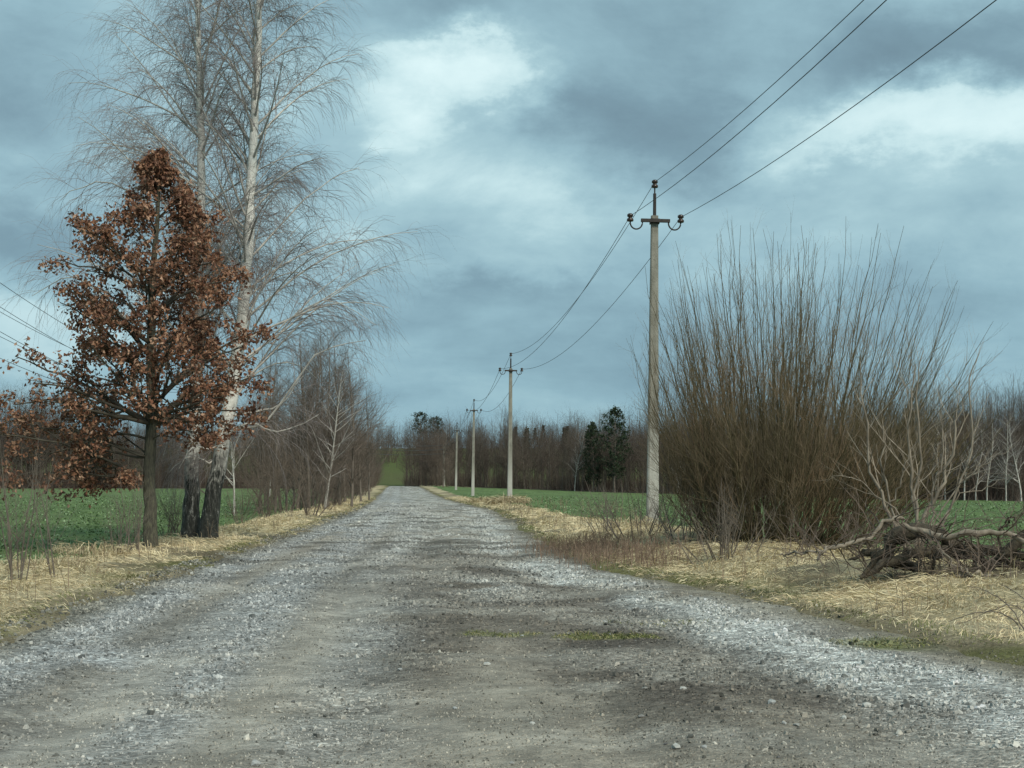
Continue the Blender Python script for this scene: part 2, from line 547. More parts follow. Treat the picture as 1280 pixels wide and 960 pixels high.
def road_masks(x, y):
    """colour of the carriageway and how stony it is"""
    c = (XL(y) + XR(y)) / 2
    u = x - c
    dl = x - XL(y); dr = XR(y) - x
    n1 = fbm(x * .6, y * .3, 41); n2 = fbm(x * 1.7, y * .8, 43); n3 = fbm(x * .9, y * .22, 47)
    col = np.zeros(x.shape + (3,)) + np.array([.262, .238, .196])          # packed grey dirt
    col = cmix(col, (.155, .142, .118), sstep(.42, .66, n3))
    gl = sstep(4.4, 2.2, dl + 1.4 * (n2 - .5)) * sstep(8, 10, y + 2 * n1)                # grey crushed stone along the left
    gl = gl * (1 - .8 * np.exp(-((dl - 1.15) / .34) ** 2) * sstep(.35, .5, n1)) * (1 - .6 * np.exp(-((dl - 2.6) / .3) ** 2))
    col = cmix(col, (.315, .322, .315), gl)
    # brown soil in the right half
    br = sstep(2.9, 4.2, dl + 1.2 * (n1 - .5)) * sstep(.1, .9, dr) * (1 - sstep(29, 36, y)) * sstep(9.5, 13, y + 1.2 * np.clip(u, 0, 4) + 3 * (n2 - .5)) * (.55 + .6 * n2)
    col = cmix(col, (.10, .085, .07), np.clip(br, 0, 1) * .8)
    # pale limestone along the right
    dw = dr + 1.3 * (n2 - .5)
    pw = np.exp(-((dw - 1.05) / .62) ** 2) * sstep(.30, .5, n1 + .25 * (n2 - .5)) * (1 - .4 * sstep(60, 110, y))
    pw = np.maximum(pw, .8 * np.exp(-((u - .9) / .7) ** 2 - ((y - 21.5) / 2.2) ** 2) * sstep(.35, .55, n2))
    pw = np.maximum(pw, .75 * sstep(26, 34, y) * sstep(.38, .62, n2) * sstep(.2, .8, dr) * sstep(2.2, 3.2, dl))
    pw = np.maximum(pw, .55 * sstep(48, 60, y) * sstep(.4, .6, n1))
    col = cmix(col, (.50, .51, .485), np.clip(pw, 0, 1) * .85)
    # damp dips
    for (px, py, rx, ry, a) in ((-1.25, 9.9, .55, .22, .75), (-1.75, 10.05, .3, .18, .5), (-.35, 13.2, 1.2, .25, .45), (1.0, 13.8, .9, .5, .35), (.1, 9.4, .6, .2, .2)):
        col = cmix(col, (.085, .075, .062), a * np.exp(-(((x - px) / rx) ** 2 + ((y - py) / ry) ** 2) * (.6 + n2)))
    # moss on the crown of the road and by the right edge
    for (px, py, rx, ry) in ((.87, 14.2, .42, .22), (-.10, 14.6, .34, .25), (3.4, 13.6, .5, .5)):
        col = cmix(col, (.115, .125, .04), .9 * np.exp(-((x - px) / rx) ** 4 - ((y - py) / ry) ** 4) * sstep(.2, .5, n2 + .1))
    edge = sstep(.55, .0, np.minimum(dl, dr))
    col = cmix(col, (.15, .135, .095), edge * .7)
    # patchy wear: pale fines and dark crushed streaks
    n4 = fbm(x * .8, y * .7, 48, 5)
    col = cmix(col, (.10, .093, .078), .7 * sstep(.55, .70, n4) * sstep(16, 30, y))
    col = cmix(col, (.34, .325, .285), .5 * sstep(.48, .30, n4))
    grav = np.clip(.25 + .75 * gl + .75 * pw + .45 * br, 0, 1)
    # worn wheel tracks
    sm = .75 * np.exp(-((x + 1.35 + .03 * y) / .33) ** 2) * sstep(30, 14, y) + .85 * np.exp(-((x + .12) / .42) ** 2) * sstep(20, 10, y) + .85 * np.exp(-((dl - 1.65) / .30) ** 2) * sstep(19, 9, y)
    sm = sm * (.55 + .8 * n1)
    grav = grav * np.clip(1 - sm, .08, 1)
    col = cmix(col, (.315, .29, .24), np.clip(sm, 0, 1) * .7)
    return col, grav


YS = rows()
ys_r = YS[YS < 334]
us = np.linspace(-.18, 1.18, 128)
gx = XL(ys_r)[:, None] + (XR(ys_r) - XL(ys_r))[:, None] * us[None]
gy = np.repeat(ys_r[:, None], len(us), 1)
rcol, rgrav = road_masks(gx, gy)
me = mesh_data('road', np.stack([gx, gy, road_z(gx, gy)], -1), grid_quads(*gx.shape), M['road'], rcol, True)
at_ = me.attributes.new('grav', 'FLOAT', 'POINT')
at_.data.foreach_set('value', rgrav.astype(np.float32).ravel())
road = tag(link('road', me), kind='structure')

# the ground: one grid, its faces shared out to verge, two crop fields and the far hill
yy = np.concatenate([YS[YS < 5], YS[(YS >= 5) & (YS < 334)][::2], 335 * 1.03 ** np.arange(1, 48)])
offL = np.concatenate([-np.geomspace(5.2, 700, 70)[::-1], np.linspace(-5.1, .55, 48)])
offR = np.concatenate([np.linspace(-.55, 8.0, 70), np.geomspace(8.2, 700, 62)])
xs = np.concatenate([XL(yy)[:, None] + offL[None], XR(yy)[:, None] + offR[None]], 1)
ym = np.repeat(yy[:, None], xs.shape[1], 1)
zs = ground_z(xs, ym)
quad = grid_quads(*xs.shape)
d_ = dout(xs, ym)
right = xs > (XL(ym) + XR(ym)) / 2
nA = fbm(xs * .5, ym * .4, 51); nB = fbm(xs * 1.4, ym * 1.1, 53)
straw_c = cmix((.37, .31, .19), (.52, .45, .30), nB)
gcol = straw_c.copy()
gcol = cmix(gcol, (.105, .09, .06), sstep(.50, .68, nA) * .75)                        # bare soil and litter
gcol = cmix(gcol, (.135, .115, .078), sstep(.7, .05, d_ + .9 * (nB - .5)) * .75)
gcol = cmix(gcol, (.14, .145, .05), sstep(1.2, .2, d_ + .9 * (nB - .5)) * sstep(.48, .62, fbm(xs * .8, ym * .5, 59)) * .7)      # short green edge of the road
far = sstep(330, 360, ym)
gcol = cmix(gcol, (.075, .062, .048), sstep(8, 10, d_) * np.ones_like(d_))           # leaf litter under the woods
hillc = cmix((.085, .105, .04), (.10, .088, .05), .3 * sstep(.4, .65, fbm(xs * .02, ym * .01, 57)))
gcol = np.where((far > .5)[..., None], hillc, gcol)
FEL = 2.45     # where the crop starts, metres out from the road


def field_mask(x, y):
    d = dout(x, y)
    dr = x - XR(y); dl = XL(y) - x
    n = 1.0 * (fbm(x * .5, y * .3, 61) - .5)
    left = (dl + n > FEL) & (y < 252) & (y > -20)
    # the wood's edge bounds the right field
    right = (dr + n > np.interp(y, [20, 31, 44, 70], [5.6, 4.8, 2.6, 2.0])) & (y > -20) & (y < 300 - (x + 19) * (150 / 69.0) - 4) & (y < 292)
    return np.where(x > (XL(y) + XR(y)) / 2, right * 2, left * 1)


V = np.stack([xs, ym, zs], -1).reshape(-1, 3)
fc = V[quad].mean(1)
fm = field_mask(fc[:, 0], fc[:, 1])
isfar = fc[:, 1] > 345
fm = np.where(isfar, 3, fm)
fieldc = cmix((.095, .148, .052), (.125, .185, .07), fbm(xs * .25, ym * .12, 63)).reshape(-1, 3)


def sub(name, k, mat, colors):
    q = quad[fm == k]
    u, inv = np.unique(q, return_inverse=True)
    o = link(name, mesh_data(name, V[u], inv.reshape(-1, 4), mat, colors[u], True))
    return tag(o, kind='structure')


sub('ground', 0, M['ground'], gcol.reshape(-1, 3))
sub('field', 1, M['field'], fieldc)
sub('field', 2, M['field'], fieldc)
sub('hill', 3, M['ground'], gcol.reshape(-1, 3))

# ------------------------------------------------------------------ stones and gravel
def rot_rand(rng, n):
    q = nrm(rng.normal(0, 1, (n, 4)))
    w_, x, y, z = q.T
    return np.stack([np.stack([1 - 2 * (y * y + z * z), 2 * (x * y - z * w_), 2 * (x * z + y * w_)], -1),
                     np.stack([2 * (x * y + z * w_), 1 - 2 * (x * x + z * z), 2 * (y * z - x * w_)], -1),
                     np.stack([2 * (x * z - y * w_), 2 * (y * z + x * w_), 1 - 2 * (x * x + y * y)], -1)], 1)


CUBE = np.array([[-1, -1, -1], [1, -1, -1], [1, 1, -1], [-1, 1, -1], [-1, -1, 1], [1, -1, 1], [1, 1, 1], [-1, 1, 1]], float)
CQ = np.array([[0, 3, 2, 1], [4, 5, 6, 7], [0, 1, 5, 4], [1, 2, 6, 5], [2, 3, 7, 6], [3, 0, 4, 7]])


def pebbles(rng, n):
    c = CUBE[None] * (1 + rng.normal(0, .22, (n, 8, 3)))
    c[:, 4:, :2] *= rng.uniform(.35, .85, (n, 1, 1))
    c[:, 4:, :2] += rng.normal(0, .3, (n, 1, 2))
    c = c * rng.uniform(.55, 1.0, (n, 1, 3)) * .5
    az, tx_, ty_ = rng.uniform(0, 6.28, n), rng.normal(0, .3, n), rng.normal(0, .3, n)
    c[:, :, 2] += c[:, :, 0] * tx_[:, None] + c[:, :, 1] * ty_[:, None]
    ca_, sa_ = np.cos(az)[:, None], np.sin(az)[:, None]
    return np.stack([c[:, :, 0] * ca_ - c[:, :, 1] * sa_, c[:, :, 0] * sa_ + c[:, :, 1] * ca_, c[:, :, 2]], -1)


def stone_colour(rng, x, y):
    c, g = road_masks(x, y)
    m = rng.choice([.38, .68, 1.0, 1.3, 1.6], len(x), p=[.17, .27, .29, .19, .08])
    cc = c * 1.05 * m[:, None]
    cc += np.array([0, .006, .008])
    return np.clip(cc, .03, .6), g


rng = RNG(7)
N = 260000
y = np.exp(rng.uniform(math.log(6.5), math.log(130), N))
x = XL(y) - .3 + (XR(y) - XL(y) + .6) * rng.random(N)
vis = np.abs(x / y) < .36
x, y = x[vis], y[vis]
c, g = stone_colour(rng, x, y)
clump = fbm(x * 2.2, y * 1.6, 71)
keep = rng.random(len(x)) < np.clip((g ** 1.5 * 1.1 * sstep(.30, .66, clump) + .05) * sstep(130, 45, y), 0, 1)
x, y, c, g = x[keep], y[keep], c[keep], g[keep]
x, y, c, g = x[:56000], y[:56000], c[:56000], g[:56000]
n = len(x)
sz = np.clip(np.exp(rng.normal(math.log(.0145), .45, n)), .008, .045) * (1 + .012 * y) * (.75 + .35 * g)
P = pebbles(rng, n) * sz[:, None, None]
P[:, :, 2] *= .75
P += np.stack([x, y, surf_z(x, y) + sz * .18], -1)[:, None, :]
Q = (np.arange(n)[:, None, None] * 8 + CQ[None, 1:])
m_ = 26000
gyv = np.exp(rng.uniform(math.log(6.8), math.log(17), m_)); gxv = gyv * rng.uniform(-.35, .35, m_)
kk = (gxv > XL(gyv) - .2) & (gxv < XR(gyv) + .2) & (fbm(gxv * 3, gyv * 3, 73) > .36)
gxv, gyv = gxv[kk], gyv[kk]
gc, _ = stone_colour(rng, gxv, gyv)
gs = rng.uniform(.006, .013, len(gxv))
P2 = pebbles(rng, len(gxv)) * gs[:, None, None] + np.stack([gxv, gyv, surf_z(gxv, gyv) + gs * .2], -1)[:, None, :]
P = np.vstack([P, P2]); c = np.vstack([c, gc]); n = len(P)
Q = (np.arange(n)[:, None, None] * 8 + CQ[None, 1:])
gravel = link('gravel', mesh_data('gravel', P, Q, M['stone'], np.repeat(c, 8, 0)), road)
gravel['kind'] = 'stuff'

# 260 larger loose stones, each a piece of the road
import bmesh
protos = []
srng = RNG(11)
for k in range(8):
    bm = bmesh.new()
    bmesh.ops.create_icosphere(bm, subdivisions=1, radius=.5)
    sc = srng.uniform(.6, 1.1, 3) * np.array([1.1, .85, .55])
    for v in bm.verts:
        j = srng.uniform(.78, 1.2)
        v.co = Vector((v.co.x * sc[0] * j, v.co.y * sc[1] * j, v.co.z * sc[2] * j))
    mm = bpy.data.meshes.new('stone')
    bm.to_mesh(mm); bm.free()
    tone = [(.30, .31, .30), (.35, .36, .35), (.20, .20, .19), (.26, .26, .24), (.10, .10, .10), (.38, .385, .36), (.23, .22, .20), (.14, .14, .14)][k]
    ca = mm.color_attributes.new('col', 'FLOAT_COLOR', 'POINT')
    ca.data.foreach_set('color', np.tile(np.array([*tone, 1], np.float32), len(mm.vertices)))
    mm.materials.append(M['stone'])
    protos.append(mm)
cnt = 0
fixed = [(320, 957, .10), (345, 885, .0), (500, 838, .07), (610, 832, .09), (640, 955, .05), (855, 862, .07), (980, 905, .06), (845, 936, .10), (880, 935, .06), (1245, 935, .08), (965, 880, .11), (1083, 883, .09)]
while cnt < 260:
    if cnt < len(fixed):
        px, py, s = fixed[cnt]
        p = gp(px, py); s = max(s, .05) * .8
    else:
        yy_ = float(np.exp(srng.uniform(math.log(7.3), math.log(21))))
        xx_ = float(srng.uniform(max(-.34 * yy_, XL(yy_) + .1), min(.34 * yy_, XR(yy_) - .1)))
        _, gg = road_masks(np.array([xx_]), np.array([yy_]))
        if srng.random() > gg[0] + .12:
            continue
        p = gxy(xx_, yy_)
        s = float(np.clip(np.exp(srng.normal(math.log(.030), .3)), .02, .06))
    o = link('stone', protos[int(srng.integers(8)) if cnt >= len(fixed) else (cnt % 2) * 5], road)
    o.location = (p[0], p[1], float(road_z(p[0], p[1])) + s * .14)
    o.scale = (s, s, s)
    o.rotation_euler = (srng.uniform(-.3, .3), srng.uniform(-.3, .3), srng.uniform(0, 6.28))
    cnt += 1

# ------------------------------------------------------------------ dry grass, weeds, crop
def blades(rng, x, y, z, length, width, heading, lift, droop, colors):
    """curved ribbons of two quads each"""
    n = len(x)
    d = np.stack([np.cos(heading), np.sin(heading), np.zeros(n)], -1)
    up = np.array([0, 0, 1.0])
    s = np.stack([-np.sin(heading), np.cos(heading), np.zeros(n)], -1) * (width / 2)[:, None]
    s = s + np.array([0, 0, 1]) * (width * rng.uniform(-.5, .5, n))[:, None]
    p0 = np.stack([x, y, z - .01], -1)
    p1 = p0 + d * (length * .5 * np.cos(lift))[:, None] + up * (length * .5 * np.sin(lift))[:, None]
    l2 = lift - droop
    p2 = p1 + d * (length * .5 * np.cos(l2))[:, None] + up * (length * .5 * np.sin(l2))[:, None]
    Vv = np.stack([p0 - s, p0 + s, p1 - s * .8, p1 + s * .8, p2 - s * .2, p2 + s * .2], 1)
    i = np.arange(n)[:, None] * 6
    Qq = np.concatenate([i + np.array([[0, 1, 3, 2]]), i + np.array([[2, 3, 5, 4]])], 0)
    return Vv.reshape(-1, 3), Qq, np.repeat(colors, 6, 0)


STRAW = np.array([(.58, .49, .30), (.50, .41, .25), (.65, .57, .38), (.43, .345, .215), (.33, .26, .17), (.61, .53, .35)])


def verge_points(rng, n, side, y0, y1, wid):
    yv = np.exp(rng.uniform(math.log(y0), math.log(y1), n))
    d = rng.random(n) * wid
    xv = XL(yv) - d if side < 0 else XR(yv) + d
    k = np.abs(xv / yv) < .37
    return xv[k], yv[k], d[k]


sr = RNG(21)
parts = []
for side, n, wid in ((-1, 85000, 3.6), (1, 160000, 6.2)):
    xv, yv, d = verge_points(sr, n, side, 9.5, 150, wid)
    dd = dout(xv, yv)
    dens = fbm(xv * .5, yv * .4, 51)
    k = (dd > -.12 + .4 * sr.random(len(xv))) & (sr.random(len(xv)) < np.clip(1.25 - 1.5 * sstep(.5, .68, dens), .22, 1)) & (field_mask(xv, yv) == 0)
    xv, yv, dd = xv[k], yv[k], dd[k]
    m = len(xv)
    head = 2 * math.pi * 1.6 * fbm(xv * .45, yv * .35, 81) + sr.normal(0, .55, m)
    lift = np.abs(sr.normal(.2, .22, m))
    up_ = sr.random(m) < .04
    lift = np.where(up_, sr.uniform(.7, 1.3, m), lift)
    L = sr.uniform(.12, .38, m) * np.where(dd < .9, .6, 1)
    cc = STRAW[sr.integers(0, 6, m)] * (.95 + .5 * fbm(xv * 1.1, yv * .8, 83))[:, None] * sr.uniform(.8, 1.15, m)[:, None]
    gm = (dd < .1 + .7 * fbm(xv * .9, yv * .7, 85)) & (sr.random(m) < .5)
    cc[gm] = np.array([.13, .15, .045]) * sr.uniform(.7, 1.3, gm.sum())[:, None]
    L[gm] *= .45
    lift[gm] = sr.uniform(.5, 1.3, gm.sum())
    parts.append(blades(sr, xv, yv, ground_z(xv, yv), L, np.clip(.0025 + yv * .00026, 0, .025), head, lift, sr.uniform(.15, .6, m) + lift * .5, cc))
# thin green grass on the crown of the road
for (cx_, cy_, rx_, ry_, n_) in ((.87, 14.2, .5, .28, 700), (-.10, 14.6, .4, .25, 260), (3.3, 13.7, .5, .4, 500), (1.5, 15.6, .6, .3, 160)):
    ra = np.sqrt(sr.random(n_)); th_ = sr.uniform(0, 6.28, n_)
    xv, yv = cx_ + ra * rx_ * np.cos(th_), cy_ + ra * ry_ * np.sin(th_)
    cc = np.where(sr.random((n_, 1)) < .6, np.array([[.16, .18, .055]]), np.array([[.33, .29, .15]])) * sr.uniform(.7, 1.2, n_)[:, None]
    parts.append(blades(sr, xv, yv, surf_z(xv, yv), sr.uniform(.03, .08, n_), np.full(n_, .007), sr.uniform(0, 6.28, n_), sr.uniform(.2, 1.2, n_), sr.uniform(.2, .9, n_), cc))
# rank grass heaped round the foot of the second roadside pole and further tussocks
for (cx_, cy_, rx_, n_, h_) in ((-.3, 97.2, 1.3, 1500, .75), (-2.2, 110, .9, 500, .5), (3.2, 40.5, .8, 500, .4), (7.6, 20.4, .9, 900, .4), (5.6, 22.0, .8, 700, .35), (-7.4, 24.0, .8, 600, .35), (-7.9, 29, .7, 500, .35)):
    ra = np.sqrt(sr.random(n_)) * rx_; th_ = sr.uniform(0, 6.28, n_)
    xv, yv = cx_ + ra * np.cos(th_), cy_ + ra * np.sin(th_)
    cc = STRAW[sr.integers(0, 6, n_)] * sr.uniform(.75, 1.1, n_)[:, None]
    parts.append(blades(sr, xv, yv, surf_z(xv, yv), sr.uniform(.5, 1.1, n_) * h_ * 1.5 * (1.15 - ra / rx_ * .6), np.full(n_, .003 + cy_ * .0003), th_ + sr.normal(0, .9, n_), sr.uniform(.6, 1.45, n_), sr.uniform(.8, 2.0, n_), cc))
Vv = np.vstack([p[0] for p in parts]); off = np.cumsum([0] + [len(p[0]) for p in parts[:-1]])
Qv = np.vstack([p[1] + o for p, o in zip(parts, off)])
g_ = link('dry_grass', mesh_data('dry_grass', Vv, Qv, M['straw'], np.vstack([p[2] for p in parts])))
tag(g_, 'matted straw-coloured dead grass covering both verges of the gravel road', 'grass', None, 'stuff')

# upright dead weed stalks along the edges
wr = RNG(23)
n = 1400
yv = np.exp(wr.uniform(math.log(13), math.log(110), n)); sd_ = wr.random(n) < .35
d = np.where(sd_, wr.uniform(.6, 3.6, n), wr.uniform(.2, 6.0, n))
xv = np.where(sd_, XL(yv) - d, XR(yv) + d)
# russet weeds crowding the road edge beside the pale stone
n2 = 1200
y2 = wr.uniform(24.5, 33, n2); x2 = XR(y2) + wr.normal(.35, .5, n2) + .02 * (33 - y2)
k = (fbm(xv * .8, yv * .6, 87) > .47)
xv, yv = np.concatenate([xv[k], x2]), np.concatenate([yv[k], y2])
m = len(xv); rus = np.arange(m) >= k.sum()
zz = surf_z(xv, yv)
H_ = wr.uniform(.15, .5, m) * np.where(rus, .75, 1)
ang_ = wr.uniform(0, 6.28, m); ln = np.abs(wr.normal(0, .3, m))
p0 = np.stack([xv, yv, zz - .02], -1)
pp = np.stack([p0 + np.stack([np.cos(ang_) * ln * H_ * t ** 1.5, np.sin(ang_) * ln * H_ * t ** 1.5, H_ * t], -1) for t in (0, .35, .7, 1)], 1)
rr_ = (.0018 + yv * .0001)[:, None] * np.linspace(1, .4, 4)[None]
s1 = tubes(pp, rr_, 3)
sp, srd = spawn(wr, pp, rr_, 3, .4, .95, .6, .45, 3, .8, .05)
s2 = tubes(sp, srd, 3)
cw = np.where(rus[:, None], np.array([[.19, .14, .105]]), np.array([[.20, .155, .11]])) * wr.uniform(.5, 1.3, m)[:, None]
Vw, Qw = merge([s1, s2])
g_ = link('dead_weeds', mesh_data('dead_weeds', Vw, Qw, M['twigcol'], np.concatenate([np.repeat(cw, 12, 0), np.repeat(np.repeat(cw, 3, 0), 9, 0)])))
tag(g_, 'dry brown weed stalks standing along the edges of the road', 'weeds', None, 'stuff')

# young crop leaves
cr = RNG(25)
for k_, (lab, side) in enumerate((('low green crop leaves in the field behind the oak and birches', -1), ('low green crop leaves in the field behind the willow bush', 1))):
    n = 28000
    yv = np.exp(cr.uniform(math.log(20), math.log(170), n))
    xv = yv * (cr.uniform(-.37, -.05, n) if side < 0 else cr.uniform(-.03, .37, n))
    k = field_mask(xv, yv) == (1 if side < 0 else 2)
    xv, yv = xv[k], yv[k]
    m = len(xv)
    cc = np.array([.12, .19, .07]) * cr.uniform(.55, 1.35, m)[:, None]
    pale = cr.random(m) < .2
    cc[pale] = np.array([.25, .34, .19]) * cr.uniform(.8, 1.25, pale.sum())[:, None]
    a, b_, c_ = blades(cr, xv, yv, ground_z(xv, yv), cr.uniform(.05, .12, m) * (1 + yv * .005), cr.uniform(.018, .036, m) * (1 + yv * .012), cr.uniform(0, 6.28, m), cr.uniform(.3, 1.2, m), cr.uniform(.3, 1.4, m), cc)
    tag(link('crop_leaves', mesh_data('crop_leaves', a, b_, M['crop'], c_)), lab, 'crop', None, 'stuff')

# ------------------------------------------------------------------ power poles and wires
def bm_mesh(name, V, Q, mat, smooth=False):
    return mesh_data(name, V, Q, mat, None, smooth)


def shaft_mesh(h, wb, wt):
    """tapered concrete pole with chamfered corners"""
    prof = []
    for s, c in ((1, .72),):
        prof = [(-s, -c), (-c, -s), (c, -s), (s, -c), (s, c), (c, s), (-c, s), (-s, c)]
    prof = np.array(prof)
    Vs = []
    hs = np.linspace(-.4, h, 9)
    for z in hs:
        w_ = wb + (wt - wb) * max(z, 0) / h
        Vs.append(np.hstack([prof * np.array([[w_ / 2, w_ / 2 * .82]]), np.full((8, 1), z)]))
    Vs = np.vstack(Vs)
    Qs = []
    for k in range(8):
        for j in range(8):
            a = k * 8 + j; b = k * 8 + (j + 1) % 8
            Qs.append((a, b, b + 8, a + 8))
    t = 64
    Qs += [(t, t + 1, t + 2, t + 3), (t, t + 3, t + 4, t + 7), (t + 4, t + 5, t + 6, t + 7)]
    return bm_mesh('shaft', Vs, Qs, M['concrete'])


def lathe(prof, sides=10):
    V_ = []
    for r, z in prof:
        for j in range(sides):
            a = j * 2 * math.pi / sides
            V_.append((r * math.cos(a), r * math.sin(a), z))
    Q_ = []
    for k in range(len(prof) - 1):
        for j in range(sides):
            a = k * sides + j; b = k * sides + (j + 1) % sides
            Q_.append((a, b, b + sides, a + sides))
    return np.array(V_), np.array(Q_)


INS = lathe([(.005, -.02), (.075, -.02), (.095, .0), (.09, .05), (.055, .075), (.05, .095), (.085, .12), (.085, .17), (.05, .20), (.002, .205)], 12)
INS_ME = bm_mesh('insulator', INS[0], INS[1], M['glass'], True)


def boxm(name, sx, sy, sz, mat):
    V_ = CUBE * np.array([sx, sy, sz]) / 2
    return bm_mesh(name, V_, CQ, mat)


def wire_pole(base, H, label, group, wb=.32, wt=.19, yaw=0.0, lean=0.0, arms=((0.0, .40),), top=True, cat='power pole'):
    """concrete pole with a steel arm, hooked pins and insulators; returns root and the local insulator tops"""
    root = thing('power_pole', label, cat, base, group)
    root.rotation_euler = (0, lean, yaw)
    link('shaft', shaft_mesh(H, wb, wt), root)
    tops = []
    if top:
        V_, Q_ = tubes(*poly([(0, 0, H - .25), (0, 0, H + .62)], [.05, .045], 2), 8)
        link('top_bracket', bm_mesh('top_bracket', V_, Q_, M['steel']), root)
        V_, Q_ = tubes(*poly([(0, 0, H + .58), (0, 0, H + .84)], [.02, .02], 2), 6)
        link('pin', bm_mesh('pin', V_, Q_, M['steel']), root)
        link('insulator', INS_ME, root, (0, 0, H + .80))
        tops.append((0, 0, H + .94))
    link('band', boxm('band', wt + .06, wt * .82 + .06, .14, M['steel']), root, (0, 0, H - .16))
    for dz, half in arms:
        za = H - .16 + dz
        link('crossarm', boxm('crossarm', half * 2, .09, .09, M['steel']), root, (0, -wt * .41 - .08, za))
        for s in (-1, 1):
            th = np.linspace(0, 1, 9)
            hk = [(s * (half - .03), -wt * .41 - .08, za)]
            cx, rad = half + .13, .17
            for a in np.linspace(math.pi, 2 * math.pi, 8):
                hk.append((s * (cx + rad * math.cos(a)), -wt * .41 - .08, za - .06 + 1.1 * rad * math.sin(a)))
            hk.append((s * (cx + rad), -wt * .41 - .08, za + .02))
            V_, Q_ = tubes(*poly(hk, [.022], 24), 6)
            link('hook', bm_mesh('hook', V_, Q_, M['steel'], True), root)
            link('insulator', INS_ME, root, (s * (cx + rad), -wt * .41 - .08, za - .02))
            tops.append((s * (cx + rad), -wt * .41 - .08, za + .11))
    return root, tops


from mathutils import Matrix, Euler


def world_pts(root, tops):
    m = Matrix.LocRotScale(root.location, root.rotation_euler, Vector((1, 1, 1)))
    return [np.array(m @ Vector(t)) for t in tops]


PG = 'concrete poles of the line beside the road'
PB = [(8.1, -16.0), (3.82, 42.0), (-.15, 98.0), (-3.92, 154.0), (-7.9, 217.0)]
yaw = math.atan2(4, 56)
labs = ['concrete power pole carrying three wires beside the near end of the road',
        'tallest pale concrete power pole standing beside the bare willow bush',
        'concrete power pole with dry grass mounded at its foot beside the field',
        'slender concrete power pole with a three-wire head standing clear above the treeline',
        'pale concrete power pole whose head does not rise above the wood behind it']
line = []
for i, (x_, y_) in enumerate(PB):
    b_ = gxy(x_, y_)
    Ht = 8.78 - b_[2] if i < 3 else (8.7 if i == 3 else 8.5)
    r_, tp = wire_pole(b_, Ht, labs[i], PG, yaw=yaw, lean=.013 if i == 1 else .004 * i)
    line.append(world_pts(r_, tp))


def catenary(a, b, sag, n=26):
    t = np.linspace(0, 1, n)[:, None]
    p = a * (1 - t) + b * t
    p[:, 2] -= (4 * sag * t * (1 - t))[:, 0]
    return p


def wire(label, runs, sag, r=.008, group=None, n=26):
    pts = np.vstack([catenary(a, b, s, n)[(0 if i == 0 else 1):] for i, ((a, b), s) in enumerate(zip(zip(runs[:-1], runs[1:]), sag))])
    rad = np.full(len(pts), r) + np.maximum(pts[:, 1] - 40, 0) * .00006
    base = pts[0].copy()
    V_, Q_ = tubes((pts - base)[None], rad[None], 5)
    o = link('overhead_wire', bm_mesh('overhead_wire', V_, Q_, M['wire'], True), None, base)
    return tag(o, label, 'wire', group)


# pole beyond the last: three short arms, the crossing line joins here
b5 = gxy(-12.6, 285.0)
r5, t5 = wire_pole(b5, 7.6, 'dark-footed far power pole with three short crossarms against the brown thicket', None, wb=.42, wt=.30, yaw=0, arms=((0.0, .45), (-.75, .45), (-1.5, .45)), top=False)
r5.children[0].data.materials[0] = M['concrete']
t5 = world_pts(r5, t5)
sags = [1.15, 1.1, 1.1, 1.1, .8]
for k, lab in enumerate(('thin overhead wire running along the pole-top insulators of the roadside line',
                         'thin overhead wire on the road-side hooks of the roadside poles',
                         'thin overhead wire on the field-side hooks of the roadside poles')):
    wire(lab, [p[k] for p in line] + [t5[k]], sags)

# second line across the field behind the oak
SB = [(-16.0, 40.0), (-20.2, 97.0), (-24.4, 155.0), (-28.6, 213.0)]
PL2 = []
for i, (x_, y_) in enumerate(SB):
    b_ = gxy(x_, y_)
    r_, tp = wire_pole(b_, 8.0 - b_[2] * .5, ['concrete pole with three stacked crossarms in the crop field near the dead grass verge', 'concrete pole with stacked crossarms in the crop field behind the birches',
                                        'concrete pole with stacked crossarms behind the thicket of bare trees', 'concrete pole with stacked crossarms at the far end of the thicket'][i],
                       'poles of the line across the crop field', wb=.26, wt=.18, yaw=yaw, arms=((.05, .45), (-.75, .55), (-1.5, .55)), top=False)
    PL2.append(world_pts(r_, tp))
for k in range(6):
    wire('one of six thin wires crossing the crop field behind the oak', [p[k] for p in PL2] + [t5[k]], [.9, .9, .9, .7], .009, 'wires across the crop field')

# ------------------------------------------------------------------ oak with withered leaves
def limb_set(rng, starts, ends, P, r0, sagz=0.0, jit=.03):
    out = np.zeros((len(starts), P, 3)); t = np.linspace(0, 1, P)
    for i, (a, b) in enumerate(zip(starts, ends)):
        p = a[None] * (1 - t[:, None]) + b[None] * t[:, None]
        p[:, 2] += sagz * 4 * t * (1 - t) * np.linalg.norm(b - a)
        p[1:] += np.cumsum(rng.normal(0, jit, (P - 1, 3)), 0) * np.linalg.norm(b - a) / P * .5
        out[i] = p
    return out, np.asarray(r0)[:, None] * np.linspace(1, .22, P)[None]


